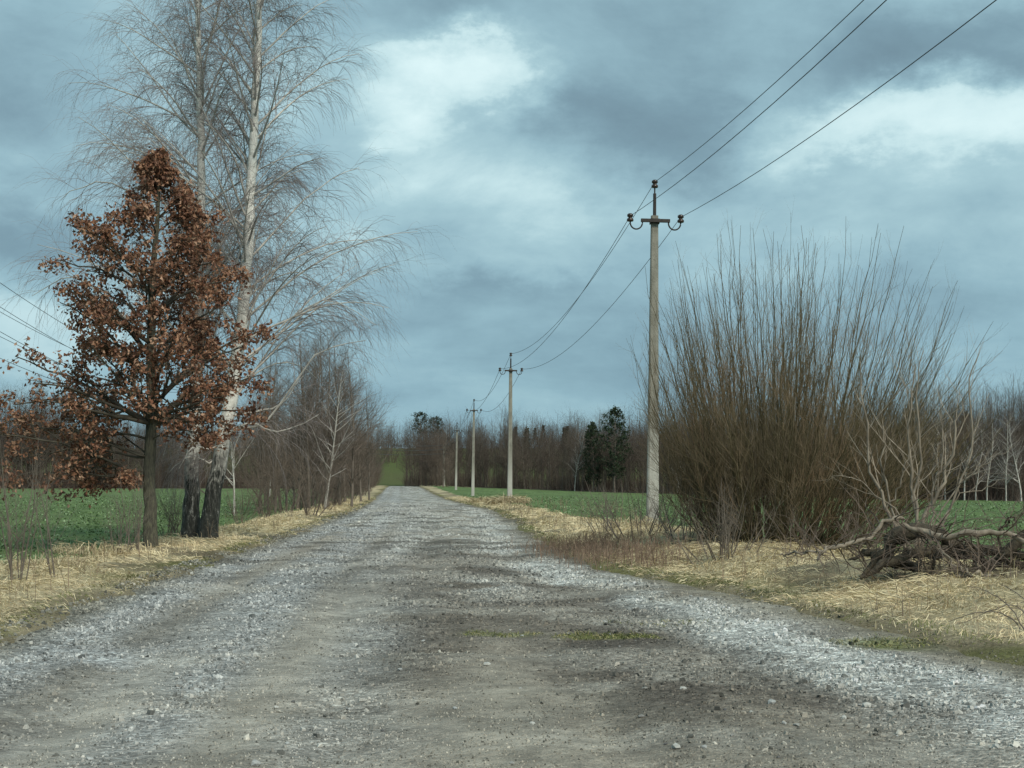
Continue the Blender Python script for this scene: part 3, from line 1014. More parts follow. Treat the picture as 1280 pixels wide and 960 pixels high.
OB = gp(188, 684)
OY = OB[1]
rng = RNG(101)
otr = [at(px, py, OY) - OB for px, py in ((188, 686), (188, 640), (186, 590), (190, 520), (189, 450), (190, 380), (194, 310), (198, 245), (197, 185))]
otr[0][2] = -.15
tp, tr_ = poly(otr, [.17, .135, .125, .115, .10, .085, .06, .035, .012], 28, .005, 3)
oak = thing('oak_tree', 'young oak still covered in withered russet-brown leaves beside the birches', 'tree', OB)
V_, Q_ = tubes(tp, tr_, 10)
V_[:10, :2] *= 1.25
link('trunk', mesh_data('trunk', V_, Q_, M['oak'], None, True), oak)
px_m = OY / F          # metres per photo pixel at the oak
LT = np.array([(175, 3), (205, 14), (240, 42), (270, 88), (295, 128), (340, 116), (400, 112), (435, 104), (455, 152), (490, 160), (530, 150), (560, 120)])
RT = np.array([(175, 4), (205, 14), (250, 52), (300, 98), (330, 126), (400, 136), (460, 136), (495, 134), (520, 118), (560, 90)])
starts, ends, rads = [], [], []
for k in range(64):
    ty = 188 + (k + rng.random()) / 64 * 337           # row of the limb tip
    az = k * 2.399 + rng.normal(0, .3)
    side = math.cos(az)
    w_ = np.interp(ty, LT[:, 0], LT[:, 1]) if side < 0 else np.interp(ty, RT[:, 0], RT[:, 1])
    fb = .5 * (np.interp(ty, LT[:, 0], LT[:, 1]) + np.interp(ty, RT[:, 0], RT[:, 1]))
    R_ = rng.uniform(.86, 1.08)
    ex = side * w_ * R_; ey = math.sin(az) * min(fb, 125) * R_
    zt = (684 - ty) * px_m
    rise = (np.hypot(ex, ey) * rng.uniform(.35, .75)) * px_m
    zs_ = max(zt - rise, 2.45)
    i = np.argmin(abs(tp[0, :, 2] - zs_))
    starts.append(tp[0, i]); ends.append(np.array([tp[0, i, 0] * .3 + ex * px_m, ey * px_m, zt])); rads.append(max(.014, min(tr_[0, i] * .42, .05)))
# the low limbs that hang out to the left with few leaves
for (sx, sy, ex, ey, dy, r_) in ((188, 590, -25, 548, -1.0, .035), (187, 575, 8, 575, -.5, .03), (187, 560, 45, 560, .2, .03), (187, 580, -5, 528, .4, .03), (187, 570, 70, 545, -.9, .025), (187, 595, 60, 590, -.2, .022), (187, 585, 30, 600, .6, .02), (187, 565, 95, 530, .9, .022), (187, 600, -15, 590, -.6, .025), (187, 600, 110, 600, .3, .02), (188, 540, 60, 520, 1.0, .03), (189, 530, 320, 520, .2, .04), (190, 545, 260, 535, -1.0, .025), (187, 610, 150, 590, -.6, .018)):
    i = np.argmin(abs(tp[0, :, 2] - (684 - sy) * px_m))
    e = at(ex, ey, OY + dy) - OB
    starts.append(tp[0, i]); ends.append(e); rads.append(r_)
lp, lr = limb_set(rng, starts, ends, 9, rads, .05, .25)
bp, br_ = spawn(rng, lp, lr, 7, .22, .97, .75, .36, 6, .6, .03, .16, fall=.55)
cp, cr_ = spawn(rng, bp, br_, 5, .2, 1.0, .8, .42, 4, .65, .02, .2, rmax=.008)
link('branches', mesh_data('branches', *merge([tubes(lp, lr, 5), tubes(bp, br_, 4), tubes(cp, cr_, 3)]), M['oaktwig'], None, True), oak)


def leaf_quads(rng, pos, size, aspect, colors, droop=.3):
    n = len(pos)
    d = nrm(rng.normal(0, 1, (n, 3)) + np.array([0, 0, -droop]))
    rv = rng.normal(0, 1, (n, 3)); s = nrm(np.cross(d, rv)); u = np.cross(d, s)
    L = size[:, None]
    w_ = L * aspect
    p0 = pos
    pm = pos + d * L * .55 + u * L * .08
    pt = pos + d * L + u * L * rng.uniform(-.25, .1, (n, 1))
    a = pm + s * w_ + u * L * .14; b = pm - s * w_ + u * L * .14
    Vq = np.stack([p0, a, pt, b, pm], 1)
    i = np.arange(n)[:, None] * 5
    Qq = np.concatenate([i + np.array([[0, 1, 2, 4]]), i + np.array([[0, 4, 2, 3]])], 0)
    return Vq.reshape(-1, 3), Qq, np.repeat(colors, 5, 0)


def leaf_sites(rng, pts, n, t0, spread):
    N_, P_, _ = pts.shape
    pi = np.repeat(np.arange(N_), n)
    t = (t0 + (1 - t0) * rng.random(len(pi))) * (P_ - 1)
    i = np.minimum(t.astype(int), P_ - 2); f = (t - i)[:, None]
    return pts[pi, i] * (1 - f) + pts[pi, i + 1] * f + rng.normal(0, spread, (len(pi), 3)), pi


clus = rng.random(len(cp)) < .80
# the low left limbs carry only a few leaves
low = cp[:, -1, 2] < 1.95
clus &= ~low | (rng.random(len(cp)) < .75)
gapn = fbm(cp[:, -1, 0] * 1.1 + 9, cp[:, -1, 2] * 1.1 + .7 * cp[:, -1, 1], 95)
clus &= (gapn > .41) | (rng.random(len(cp)) < .25)
pos, _ = leaf_sites(rng, cp[clus], 15, .1, .075)
n = len(pos)
OC = np.array([(.21, .105, .062), (.165, .078, .048), (.27, .15, .092), (.12, .060, .042), (.35, .22, .15), (.20, .105, .07)])
cc = OC[rng.integers(0, 6, n)] * rng.uniform(.75, 1.4, n)[:, None]
V_, Q_, c_ = leaf_quads(rng, pos, rng.uniform(.07, .13, n), .30, cc, .5)
crown = link('leaves', mesh_data('leaves', V_, Q_, M['oakleaf'], c_), oak)
crown['kind'] = 'stuff'
print('oak leaves', n)

# ------------------------------------------------------------------ twin-stemmed birch
BB = gp(247, 674)
BY = BB[1]
pm_ = BY / F
rng = RNG(103)
birch = thing('birch_tree', 'tall twin-trunked bare birch with black fissured foot and drooping twigs behind the oak', 'tree', BB)
b1 = [at(px, py, BY + .3) - BB for px, py in ((238, 676), (240, 600), (244, 520), (247, 430), (249, 330), (252, 220), (250, 110), (247, 0), (246, -110))]
b2 = [at(px, py, BY - .2) - BB for px, py in ((258, 676), (266, 620), (282, 540), (296, 450), (306, 360), (312, 270), (317, 170), (322, 60), (326, -60), (328, -170))]
b1[0][2] = b2[0][2] = -.2
t1, r1 = poly(b1, [.24, .17, .145, .13, .115, .10, .08, .05, .012], 40, .015, 5)
t2, r2 = poly(b2, [.25, .19, .165, .15, .135, .12, .10, .08, .045, .012], 40, .015, 6)
for t_, r_ in ((t1, r1), (t2, r2)):
    V_, Q_ = tubes(t_, r_, 12)
    link('trunk', mesh_data('trunk', V_, Q_, M['birch'], None, True), birch)
lp, lr = [], []
for t_, r_, n_, s0 in ((t1, r1, 76, .30), (t2, r2, 80, .26)):
    a_, b_ = spawn(rng, t_, r_, n_, s0, .98, .78, 1, 10, .34, .045, .05, rmax=.032, tip=.16, fall=.42, rnd=.35, lenabs=3.85, tropend=-.16)
    lp.append(a_); lr.append(b_)
# long pale low limbs reaching over the road side
ext = [((283, 535), (330, 528), (395, 445), (455, 425), .035, -.3), ((293, 470), (340, 420), (405, 375), (468, 405), .026, -.6), ((286, 520), (315, 515), (350, 505), (380, 470), .04, .5),
       ((280, 548), (310, 530), (345, 540), (398, 520), .035, -.5), ((284, 545), (262, 562), (240, 560), (225, 585), .03, -.7), ((275, 565), (262, 578), (235, 572), (210, 590), .028, -.4),
       ((243, 530), (228, 520), (214, 540), (205, 570), .025, -.5), ((246, 440), (160, 400), (95, 345), (40, 370), .035, .3), ((248, 330), (180, 250), (120, 228), (75, 250), .03, .4)]
for a_, b_, c_, d_2, r_, dy in ext:
    y0 = BY
    q, rr2 = poly([at(*a_, y0) - BB, at(*b_, y0 + dy * .5) - BB, at(*c_, y0 + dy) - BB, at(*d_2, y0 + dy * 1.3) - BB], [r_, r_ * .75, r_ * .5, r_ * .2], 9, .02, int(a_[0] + d_2[0]))
    lp.append(q); lr.append(rr2)
lp = np.vstack(lp); lr = np.vstack(lr)
link('branches', mesh_data('branches', *tubes(lp, lr, 5), M['birchlimb'], None, True), birch)
bp, br_ = spawn(rng, lp, lr, 13, .15, .98, .65, .36, 6, .5, .0, .09, rmax=.0085, tip=.35, fall=.5, tropend=-.42)
cp, cr_ = spawn(rng, bp, br_, 8, .12, 1.0, .6, 1, 4, .8, -.14, .12, rmax=.0042, tip=.5, fall=.2, tropend=-.55, lenabs=.9)
tw = link('twigs', mesh_data('twigs', *merge([tubes(bp, br_, 3), tubes(cp, cr_, 3)]), M['birchtwig']), birch)
tw['kind'] = 'stuff'
print('birch twigs', len(cp))

# ------------------------------------------------------------------ generic bare trees and shrubs (prototypes)
def bare_tree_parts(seed, h, r, n1, l1, n2, n3, ang=.75, sides=5, t0=.2, up=.06, lean=.04, thin=.006, l2=.5, l3=.5, stems=1, spread=.25):
    rng = RNG(seed)
    st = np.zeros((stems, 9, 3)); rr = np.zeros((stems, 9))
    for s in range(stems):
        a = rng.uniform(0, 6.28); sp_ = spread * (0 if stems == 1 else math.sqrt(rng.random()))
        d = np.array([math.cos(a) * sp_ + rng.normal(0, lean), math.sin(a) * sp_ + rng.normal(0, lean), 1.0]); d /= np.linalg.norm(d)
        p = np.array([math.cos(a) * sp_ * .5, math.sin(a) * sp_ * .5, -.15]); hh = h * (1 if stems == 1 else rng.uniform(.65, 1))
        for k in range(9):
            st[s, k] = p
            d = d + rng.normal(0, .05, 3); d[2] += .03; d /= np.linalg.norm(d)
            p = p + d * hh / 8
        rr[s] = r * (1 if stems == 1 else rng.uniform(.6, 1)) * np.linspace(1, .1, 9)
    l1p, l1r = spawn(rng, st, rr, n1, t0, .98, ang, l1, 7, .45, up, .09, fall=.6)
    l2p, l2r = spawn(rng, l1p, l1r, n2, .15, .98, .65, l2, 5, .55, .03, .12, rmax=.02, fall=.4)
    out = [(st, rr), (l1p, l1r), (l2p, l2r)]
    if n3:
        l3p, l3r = spawn(rng, l2p, l2r, n3, .1, 1.0, .6, l3, 3, .7, .02, .15, rmax=thin, tip=.5, fall=.3)
        out.append((l3p, l3r))
    return out


def bare_tree(name, label, cat, base, parts, mtrunk, mlimb, mtwig, group=None, rz=0, sc=1.0):
    root = thing(name, label, cat, base, group)
    for k in range(len(parts[0][0])):
        V_, Q_ = tubes(parts[0][0][k:k + 1], parts[0][1][k:k + 1], 7)
        link('trunk' if len(parts[0][0]) == 1 else 'stem', mesh_data('trunk', V_, Q_, mtrunk, None, True), root)
    link('branches', mesh_data('branches', *tubes(*parts[1], 4), mlimb, None, True), root)
    tw_ = link('twigs', mesh_data('twigs', *merge([tubes(*p, 3) for p in parts[2:]]), mtwig), root)
    tw_['kind'] = 'stuff'
    root.rotation_euler.z = rz
    root.scale = (sc, sc, sc)
    return root


def place(proto, used, base, label, group, rz, sc):
    o = proto if not used else copy_tree(proto)
    o.location = tuple(base); o.rotation_euler.z = rz
    o.scale = sc if hasattr(sc, '__len__') else (sc, sc, sc)
    o['label'] = label
    if group:
        o['group'] = group
    return o


pr_tree = [bare_tree('bare_tree', 'x', 'tree', (0, 0, 0), bare_tree_parts(200 + k, 8.5, .08, 34, .34, 10, 8, up=.05, thin=.009, t0=.1), M['greybark'], M['brush'], M['brush']) for k in range(3)]
pr_shrub = [bare_tree('bare_shrub', 'x', 'shrub', (0, 0, 0), bare_tree_parts(230 + k, 4.6, .026, 9, .40, 7, 5, ang=.7, up=.05, thin=.006, stems=11, spread=.62, lean=.12, t0=.08), M['brush'], M['brush'], M['brush']) for k in range(3)]
pr_birch = [bare_tree('young_birch', 'x', 'tree', (0, 0, 0), bare_tree_parts(260 + k, 9.0, .085, 30, .33, 8, 6, ang=.85, up=.03, thin=.006), M['birchlimb'], M['birchlimb'], M['birchtwig']) for k in range(2)]
used = {}


def put(kind, k, base, label, group, rz, sc):
    key = (kind, k)
    o = place({'t': pr_tree, 's': pr_shrub, 'b': pr_birch}[kind][k], key in used, base, label, group, rz, sc)
    used[key] = 1
    return o


hr = RNG(301)
GT, GS = 'bare trees in the roadside row beyond the birches', 'bare shrubs in the roadside thicket beyond the birches'
# the white-barked young birch and its neighbours
p = gp(418, 642); put('b', 0, gxy(XL(78) - 1.5, 78), 'young white-barked birch with fanned pale branches at the edge of the roadside thicket', None, .4, (.85, .85, .80))
p = gp(338, 648); put('b', 1, gxy(-12.6, 70), 'thin pale-stemmed birch at the near end of the roadside thicket', None, 2.1, (.6, .6, .72))
for i, yv in enumerate(np.linspace(66, 240, 34)):
    off = 1.3 + 2.8 * hr.random()
    b_ = gxy(float(XL(yv)) - off, float(yv))
    put('s', int(hr.integers(3)), b_, 'leafless brown many-stemmed shrub in the thicket along the road beyond the birches', GS, hr.uniform(0, 6.28), hr.uniform(.6, 1.05) * (1 if i else .85))
for i, yv in enumerate(np.concatenate([np.linspace(70, 120, 20), np.linspace(122, 250, 24)])):
    off = 2.0 + 4.5 * hr.random()
    b_ = gxy(float(XL(yv)) - off, float(yv))
    put('t', int(hr.integers(3)), b_, 'leafless grey-brown tree in the row along the road beyond the birches', GT, hr.uniform(0, 6.28), hr.uniform(.72, 1.08))
for (px, yv, sc) in ((372, 78, 1.05), (392, 84, 1.22), (410, 80, 1.12), (425, 92, 1.25), (440, 90, 1.1), (405, 100, 1.3), (452, 118, 1.2), (380, 96, 1.3), (352, 88, 1.1), (432, 108, 1.3), (462, 128, 1.15)):
    put('t', int(hr.integers(3)), gxy((px - 640) / F * yv, yv), 'tall leafless grey tree towering over the roadside thicket beyond the birches', 'tall trees of the roadside thicket', hr.uniform(0, 6.28), sc)
# shrubs at the foot of the birches and the oak
for (px, py, s, lab) in ((330, 650, .62, 'olive-brown leafless shrub between the birch and the thicket'), (300, 655, .5, 'small leafless shrub just past the birch foot'),
                         (222, 668, .42, 'sparse leafless shrub between the oak trunk and the birch'), (208, 672, .42, 'thin leafless shrub close behind the oak trunk')):
    put('s', int(hr.integers(3)), gp(px, py), lab, None, hr.uniform(0, 6.28), s)
# the dark bush with bare stems standing at the kerb of the thicket
put('s', 1, gp(388, 645), 'dark many-stemmed leafless bush leaning over the dry verge before the white young birch', None, 1.0, .95)


# sparse saplings at the left edge
def sapling(name, label, px, py, h, stems, seed, spread=.3, mat='brush', n1=5, n2=3):
    return bare_tree(name, label, 'shrub', gp(px, py), bare_tree_parts(seed, h, .015, n1, .45, n2, 3, ang=.7, up=.04, thin=.004, stems=stems, spread=spread, t0=.2, lean=.14), M[mat], M[mat], M[mat])


sapling('sapling', 'sparse leafless sapling clump on the dry verge in front of the green field', 22, 728, 2.1, 8, 401, .3, 'greybark', 8, 4)
sapling('sapling', 'single crooked sapling with few twigs on the dry grass before the field', 66, 722, 2.0, 3, 402, .15, 'greybark', 9, 4)
sapling('sapling', 'short thin twigs sprouting from the dry verge left of the oak trunk', 150, 693, 1.5, 9, 403, .3, 'greybark', 7, 4)
sapling('sapling', 'fine upright shoots close beside the oak foot', 172, 690, 2.0, 8, 404, .15, 'greybark', 7, 4)

# ------------------------------------------------------------------ great willow bush
WB = gp(975, 688)
wm = WB[1] / F
rng = RNG(501)
willow = thing('willow_bush', 'huge bare willow bush of dense upright stems with reddish twig tips', 'bush', WB)
NS = 350
a = rng.uniform(0, 6.28, NS); q = rng.random(NS) ** .55
sd2 = (np.cos(a) + 1) / 2                       # 0 towards the pole, 1 towards the fallen tree
bx = np.cos(a) * q * 1.15; by = np.sin(a) * q * .9
phi = np.radians(40 + 17 * sd2) * q + rng.normal(0, .05, NS)
deg = np.degrees(np.abs(phi))
RA = np.interp(deg, [0, 18, 27, 36, 50], [7.0, 6.85, 5.9, 4.6, 3.6])
RB = np.interp(deg, [0, 24, 36, 45, 55, 66], [7.0, 6.85, 6.3, 5.7, 4.9, 3.9])
RR_ = (RA * (1 - sd2) + RB * sd2) * (1 - .13 * rng.random(NS) ** 1.2)
short = rng.random(NS) < .14
RR_[short] *= rng.uniform(.5, .8, short.sum())
tx = bx * .5 + np.cos(a) * np.sin(phi) * RR_ + .2; ty = by * .6 + np.sin(a) * np.sin(phi) * RR_ * .85
hz_ = np.cos(phi) * RR_
P_ = 13
WK = WB[1] / 32.0
for arr in (bx, by, tx, ty, hz_):
    arr *= WK
t = np.linspace(0, 1, P_)
sp_ = np.zeros((NS, P_, 3))
cur = t[None, :] * .55 + t[None, :] ** .6 * .45
sp_[:, :, 0] = bx[:, None] + (tx - bx)[:, None] * cur
sp_[:, :, 1] = by[:, None] + (ty - by)[:, None] * cur
sp_[:, :, 2] = -.15 + (hz_ + .15)[:, None] * t[None, :] ** 1.15
sp_[:, 1:] += np.cumsum(rng.normal(0, .045, (NS, P_ - 1, 3)), 1)
srd = rng.uniform(.008, .022, NS)[:, None] * np.linspace(1, .14, P_)[None]
link('stems', mesh_data('stems', *tubes(sp_, srd, 4), M['willow'], None, True), willow)
f1, g1 = spawn(rng, sp_, srd, 4, .28, .78, .36, .34, 7, .7, .07, .06, tip=.25, fall=.62, rnd=.3)
mf = f1[:, -1, 2] < 6.95 * WK
f1, g1 = f1[mf], g1[mf]
link('forked_stems', mesh_data('forked_stems', *tubes(f1, g1, 3), M['willow'], None, True), willow)['kind'] = 'stuff'
s0, r0 = spawn(rng, sp_, srd, 9, .2, .98, .62, 1, 5, .6, .12, .09, rmax=.007, tip=.4, fall=.45, rnd=.5, lenabs=.8)
s1, r1 = spawn(rng, f1, g1, 5, .15, .98, .6, 1, 5, .7, .12, .09, rmax=.006, tip=.4, fall=.3, rnd=.5, lenabs=.55)
s1, r1 = np.vstack([s0, s1]), np.vstack([r0, r1])
s2, r2 = spawn(rng, s1, r1, 2, .2, .95, .6, .5, 3, .7, .09, .12, rmax=.004, tip=.5)
tw_ = link('twigs', mesh_data('twigs', *merge([tubes(s1, r1, 3), tubes(s2, r2, 3)]), M['willowtwig']), willow)
tw_['kind'] = 'stuff'
# thin straying shoots low on the left of the bush and by the pole
sapling('bare_shrub', 'low grey bramble of arching twigs around the foot of the concrete pole', 800, 672, 2.0, 22, 601, 1.0, 'greybark', 7, 4)
sapling('bare_shrub', 'tangle of thin pale twigs between the pole and the willow bush', 852, 680, 1.9, 22, 602, 1.0, 'greybark', 7, 4)
sapling('bare_shrub', 'low leaning bramble at the willow foot beside the dry grass', 905, 692, 1.5, 20, 603, 1.0, 'greybark', 7, 4)
sapling('bare_shrub', 'small grey shrub at the edge of the green field before the far pines', 762, 664, 1.7, 14, 604, .8, 'greybark', 7, 4)
sapling('bare_shrub', 'thicket of thin stems under the right flank of the willow bush', 1045, 695, 1.5, 16, 605, .9, 'brush', 6, 4)

# ------------------------------------------------------------------ fallen tree and dead sapling
FB = gp(1150, 722)
FY = FB[1]


def fpt(px, py, dy=0.0):
    return at(px, py, FY + dy) - FB


fallen = thing('fallen_tree', 'fallen dark rotten tree with bleached bare boughs lying on the verge', 'fallen tree', FB)
lg = []
for pts, rad, mat, nm in (
        ([fpt(1075, 722, .4), fpt(1100, 696, .5), fpt(1125, 668, .4), fpt(1165, 662, .3), fpt(1205, 684, .3), fpt(1280, 692, .2), fpt(1330, 690, .1)], [.01, .08, .13, .12, .10, .08, .06], 'rotwood', 'trunk'),
        ([fpt(1200, 730, .2), fpt(1232, 712, .1), fpt(1262, 690, 0), fpt(1285, 668, -.1), fpt(1320, 655, -.1)], [.07, .09, .085, .075, .05], 'rotwood', 'trunk'),
        ([fpt(1060, 700, .6), fpt(1090, 690, .6), fpt(1110, 700, .5), fpt(1150, 712, .5)], [.01, .07, .10, .08], 'rotwood', 'trunk'),
        ([fpt(1075, 722, .1), fpt(1120, 700, .2), fpt(1170, 690, .3), fpt(1235, 700, .3), fpt(1300, 712, .2)], [.03, .09, .09, .08, .06], 'rotwood', 'trunk'),
        ([fpt(1160, 725, 0), fpt(1172, 695, 0), fpt(1210, 678, .1), fpt(1225, 690, .1), fpt(1215, 722, .1)], [.03, .035, .035, .03, .02], 'rotwood', 'bough'),
        ([fpt(1130, 655, 0), fpt(1165, 668, -.2), fpt(1200, 667, -.4), fpt(1245, 667, -.5), fpt(1285, 677, -.6), fpt(1330, 690, -.6)], [.035, .05, .048, .042, .035, .02], 'deadwood', 'bough'),
        ([fpt(1022, 700, -.3), fpt(1034, 686, -.3), fpt(1056, 680, -.2), fpt(1085, 672, -.1), fpt(1108, 650, 0), fpt(1128, 650, 0)], [.018, .028, .03, .03, .03, .025], 'deadwood', 'bough'),
        ([fpt(975, 694, -.1), fpt(1000, 690, -.2), fpt(1030, 688, -.3)], [.01, .018, .02], 'deadwood', 'bough'),
        ([fpt(1190, 722, -.5), fpt(1215, 717, -.6), fpt(1245, 722, -.6), fpt(1290, 728, -.7)], [.02, .028, .026, .02], 'deadwood', 'bough'),
        ([fpt(1170, 672, -.2), fpt(1178, 690, -.4), fpt(1200, 710, -.5), fpt(1212, 722, -.6)], [.02, .02, .02, .012], 'deadwood', 'bough'),
        ([fpt(1250, 665, .3), fpt(1258, 652, .3), fpt(1275, 642, .3), fpt(1300, 630, .3)], [.02, .016, .012, .008], 'rotwood', 'bough')):
    q, rr2 = poly(pts, [r_ * (.78 if mat == 'rotwood' else .8) for r_ in rad], 18, .022, len(lg) + 5)
    rr2 = rr2 * (1 + RNG(len(lg)).normal(0, .12, rr2.shape))
    V_, Q_ = tubes(q, rr2, 8)
    link(nm, mesh_data(nm, V_, Q_, M[mat], None, True), fallen)
    lg.append((q, rr2))
rng = RNG(77)
ap = np.vstack([g_[0] for g_ in lg]); ar = np.vstack([g_[1] for g_ in lg])
s1, r1 = spawn(rng, ap, ar, 36, .02, .98, 1.15, 1, 7, .4, -.03, .18, rmax=.010, tip=.3, lenabs=.6, rnd=.7, fall=.2)
s2, r2 = spawn(rng, s1, r1, 4, .2, .95, .7, .5, 4, .6, -.03, .15, rmax=.005)
keepz = s1[:, :, 2].min(1) > -.15
tw_ = link('twigs', mesh_data('twigs', *merge([tubes(s1[keepz], r1[keepz], 3), tubes(s2, r2, 3)]), M['brush']), fallen)
tw_['kind'] = 'stuff'

DBp = gp(1148, 712)
DY = DBp[1]


def dpt(px, py, dy=0.0):
    return at(px, py, DY + dy) - DBp


dead = thing('dead_sapling', 'pale leafless dead sapling with several bleached stems rising from the fallen logs', 'sapling', DBp)
dl = []
for pts, r_ in (([dpt(1152, 714), dpt(1148, 660), dpt(1140, 590), dpt(1137, 520), dpt(1142, 455)], .035), ([dpt(1148, 712), dpt(1146, 650), dpt(1150, 580), dpt(1147, 500), dpt(1155, 440)], .03),
                ([dpt(1142, 712), dpt(1110, 640), dpt(1090, 590), dpt(1082, 520), dpt(1075, 450)], .034), ([dpt(1150, 700), dpt(1158, 640), dpt(1178, 600), dpt(1192, 545), dpt(1204, 500)], .04),
                ([dpt(1148, 700), dpt(1162, 650), dpt(1168, 605), dpt(1180, 570), dpt(1176, 510)], .024), ([dpt(1128, 680), dpt(1112, 620), dpt(1102, 585), dpt(1108, 550), dpt(1095, 520)], .022),
                ([dpt(1155, 690), dpt(1190, 625), dpt(1215, 560), dpt(1212, 480), dpt(1224, 440)], .024), ([dpt(1155, 680), dpt(1190, 615), dpt(1230, 580), dpt(1262, 560)], .018),
                ([dpt(1140, 690), dpt(1120, 640), dpt(1070, 600), dpt(1040, 590)], .016), ([dpt(1165, 660), dpt(1200, 620), dpt(1235, 608), dpt(1258, 598)], .014), ([dpt(1108, 636), dpt(1125, 600), dpt(1135, 570), dpt(1160, 530)], .014)):
    q, rr2 = poly(pts, [r_ * .72, r_ * .6, r_ * .42, r_ * .15], 14, .02, int(r_ * 1e4) + len(dl))
    V_, Q_ = tubes(q, rr2, 6)
    link('stem', mesh_data('stem', V_, Q_, M['deadwood'], None, True), dead)
    dl.append((q, rr2))
ap = np.vstack([g_[0] for g_ in dl]); ar = np.vstack([g_[1] for g_ in dl])
s1, r1 = spawn(rng, ap, ar, 9, .3, .98, .6, .35, 6, .5, .05, .1, rmax=.01, tip=.3)
s2, r2 = spawn(rng, s1, r1, 4, .3, .98, .5, .4, 4, .6, .03, .1, rmax=.005)
tw_ = link('twigs', mesh_data('twigs', *merge([tubes(s1, r1, 3), tubes(s2, r2, 3)]), M['deadwood']), dead)
tw_['kind'] = 'stuff'

# dry weed plants and bramble on the right-hand grass
for (px, py, lab, sd3) in ((1075, 765, 'dried dark weed clump with curled leaves on the straw bank', 701), (1120, 772, 'short dead forked weed on the straw bank below the fallen tree', 702)):
    bare_tree('dead_weed', lab, 'weed', gp(px, py), bare_tree_parts(sd3, .42, .008, 5, .5, 3, 0, ang=.9, stems=5, spread=.5, t0=.2, up=-.05), M['greybark'], M['greybark'], M['greybark'])
br = thing('bramble', 'thin arching bramble shoots over the straw mound below the fallen boughs', 'bramble', gp(1275, 790))
bo = np.array(br.location)
BYY = bo[1]
qs = []
for pts in ([(1282, 800), (1262, 770), (1225, 765), (1185, 778)], [(1285, 795), (1265, 762), (1240, 742), (1210, 732)], [(1290, 792), (1280, 765), (1255, 758), (1195, 782)], [(1295, 790), (1285, 755), (1270, 742), (1250, 728)]):
    q, rr2 = poly([at(px, py, BYY + .15 * i) - bo for i, (px, py) in enumerate(pts)], [.008, .006, .004, .002], 14, .006, len(qs))
    V_, Q_ = tubes(q, rr2, 4)
    link('shoot', mesh_data('shoot', V_, Q_, M['greybark'], None, True), br)
    qs.append((q, rr2))
s1, r1 = spawn(RNG(5), np.vstack([g_[0] for g_ in qs]), np.vstack([g_[1] for g_ in qs]), 8, .2, .95, .9, .16, 4, .7, 0, .1)
link('side_shoots', mesh_data('side_shoots', *tubes(s1, r1, 3), M['greybark']), br)['kind'] = 'stuff'

# ------------------------------------------------------------------ woods
def conifer(seed, h, r, base_clear, tiers, pine=False):
    rng = RNG(seed)
    P_ = 8
    tk = np.zeros((1, P_, 3)); tk[0, :, 2] = np.linspace(-.2, h * .97, P_); tk[0, 1:, :2] += np.cumsum(rng.normal(0, .05, (P_ - 1, 2)), 0)
    trd = (h * .014 * np.linspace(1, .12, P_))[None]
    t = np.linspace(0, 1, 5)
    ps = []
    for i in range(tiers):
        f = (i + rng.random()) / tiers
        z = h * (base_clear + (1 - base_clear) * f)
        R_ = (r * (1 - f) ** .8 + .25) if not pine else r * math.sqrt(max(.06, 1 - (2 * f - .85) ** 2 * .85)) * rng.uniform(.6, 1.15)
        az = i * 2.399 + rng.normal(0, .3)
        k = np.interp(z, tk[0, :, 2], tk[0, :, 0]), np.interp(z, tk[0, :, 2], tk[0, :, 1])
        p = np.stack([k[0] + np.cos(az) * R_ * t, k[1] + np.sin(az) * R_ * t, z + (R_ * (.25 if pine else -.25)) * t + R_ * .12 * t * t], -1)
        ps.append(p)
    ps = np.array(ps); pr = np.full((len(ps), 5), .02) * np.linspace(1, .3, 5)[None] * (h / 8)
    s1_, r1_ = spawn(rng, ps, pr, 8, .2, 1.0, .8, .32, 4, .6, .03, .1)
    pos_, _ = leaf_sites(rng, s1_, 6, .2, .09)
    n_ = len(pos_)
    cc_ = np.array([.022, .036, .018]) * rng.uniform(.6, 1.7, n_)[:, None]
    return (tk, trd), [(ps, pr), (s1_, r1_)], leaf_quads(rng, pos_, rng.uniform(.2, .42, n_), .22, cc_, .0)


def conifer_thing(name, label, base, data, sc, group=None):
    root = thing(name, label, 'tree', base, group)
    (tk, trd), br__, lf = data
    link('trunk', mesh_data('trunk', *tubes(tk, trd, 7), M['greybark'], None, True), root)
    link('branches', mesh_data('branches', *merge([tubes(*b, 3) for b in br__]), M['greybark']), root)
    c_ = link('needles', mesh_data('needles', lf[0], lf[1], M['needle'], lf[2]), root)
    c_['kind'] = 'stuff'
    root.scale = (sc, sc, sc)
    return root


cdata = conifer(801, 10, 2.1, .16, 46, True)
cdata2 = conifer(802, 9, 1.9, .10, 46, True)


def edge_y(x):
    """the wood's edge on the right: far at the road, nearer out in the field"""
    return 300 - (x + 19) * (150 / 69.0)


def on_edge(px, dy=0.0):
    k = (px - 640) / F
    Y = (300 - 19 * 150 / 69.0) / (1 + k * 150 / 69.0)
    return gxy(k * (Y + dy), Y + dy)


conifer_thing('pine_tree', 'taller dark green pine of the pair at the edge of the wood', on_edge(768, -2), cdata, 1.23)
conifer_thing('pine_tree', 'lower dark green pine of the pair at the edge of the wood', on_edge(742, 0), cdata2, 1.13)
b_ = on_edge(718, -3)
put('b', 0, b_, 'pale bare birch beside the two dark pines at the edge of the wood', None, 1.0, 1.05)
# big pine crown above the thicket at the end of the road
conifer_thing('pine_tree', 'broad dark pine crown rising above the thicket at the end of the road', gxy(-20.5, 345), conifer(803, 16.2, 2.6, .70, 34, True), 1.0)
conifer_thing('pine_tree', 'smaller dark pine crown beside the broad one at the end of the road', gxy(-17.3, 348), conifer(804, 15.2, 2.2, .72, 28, True), 1.0)
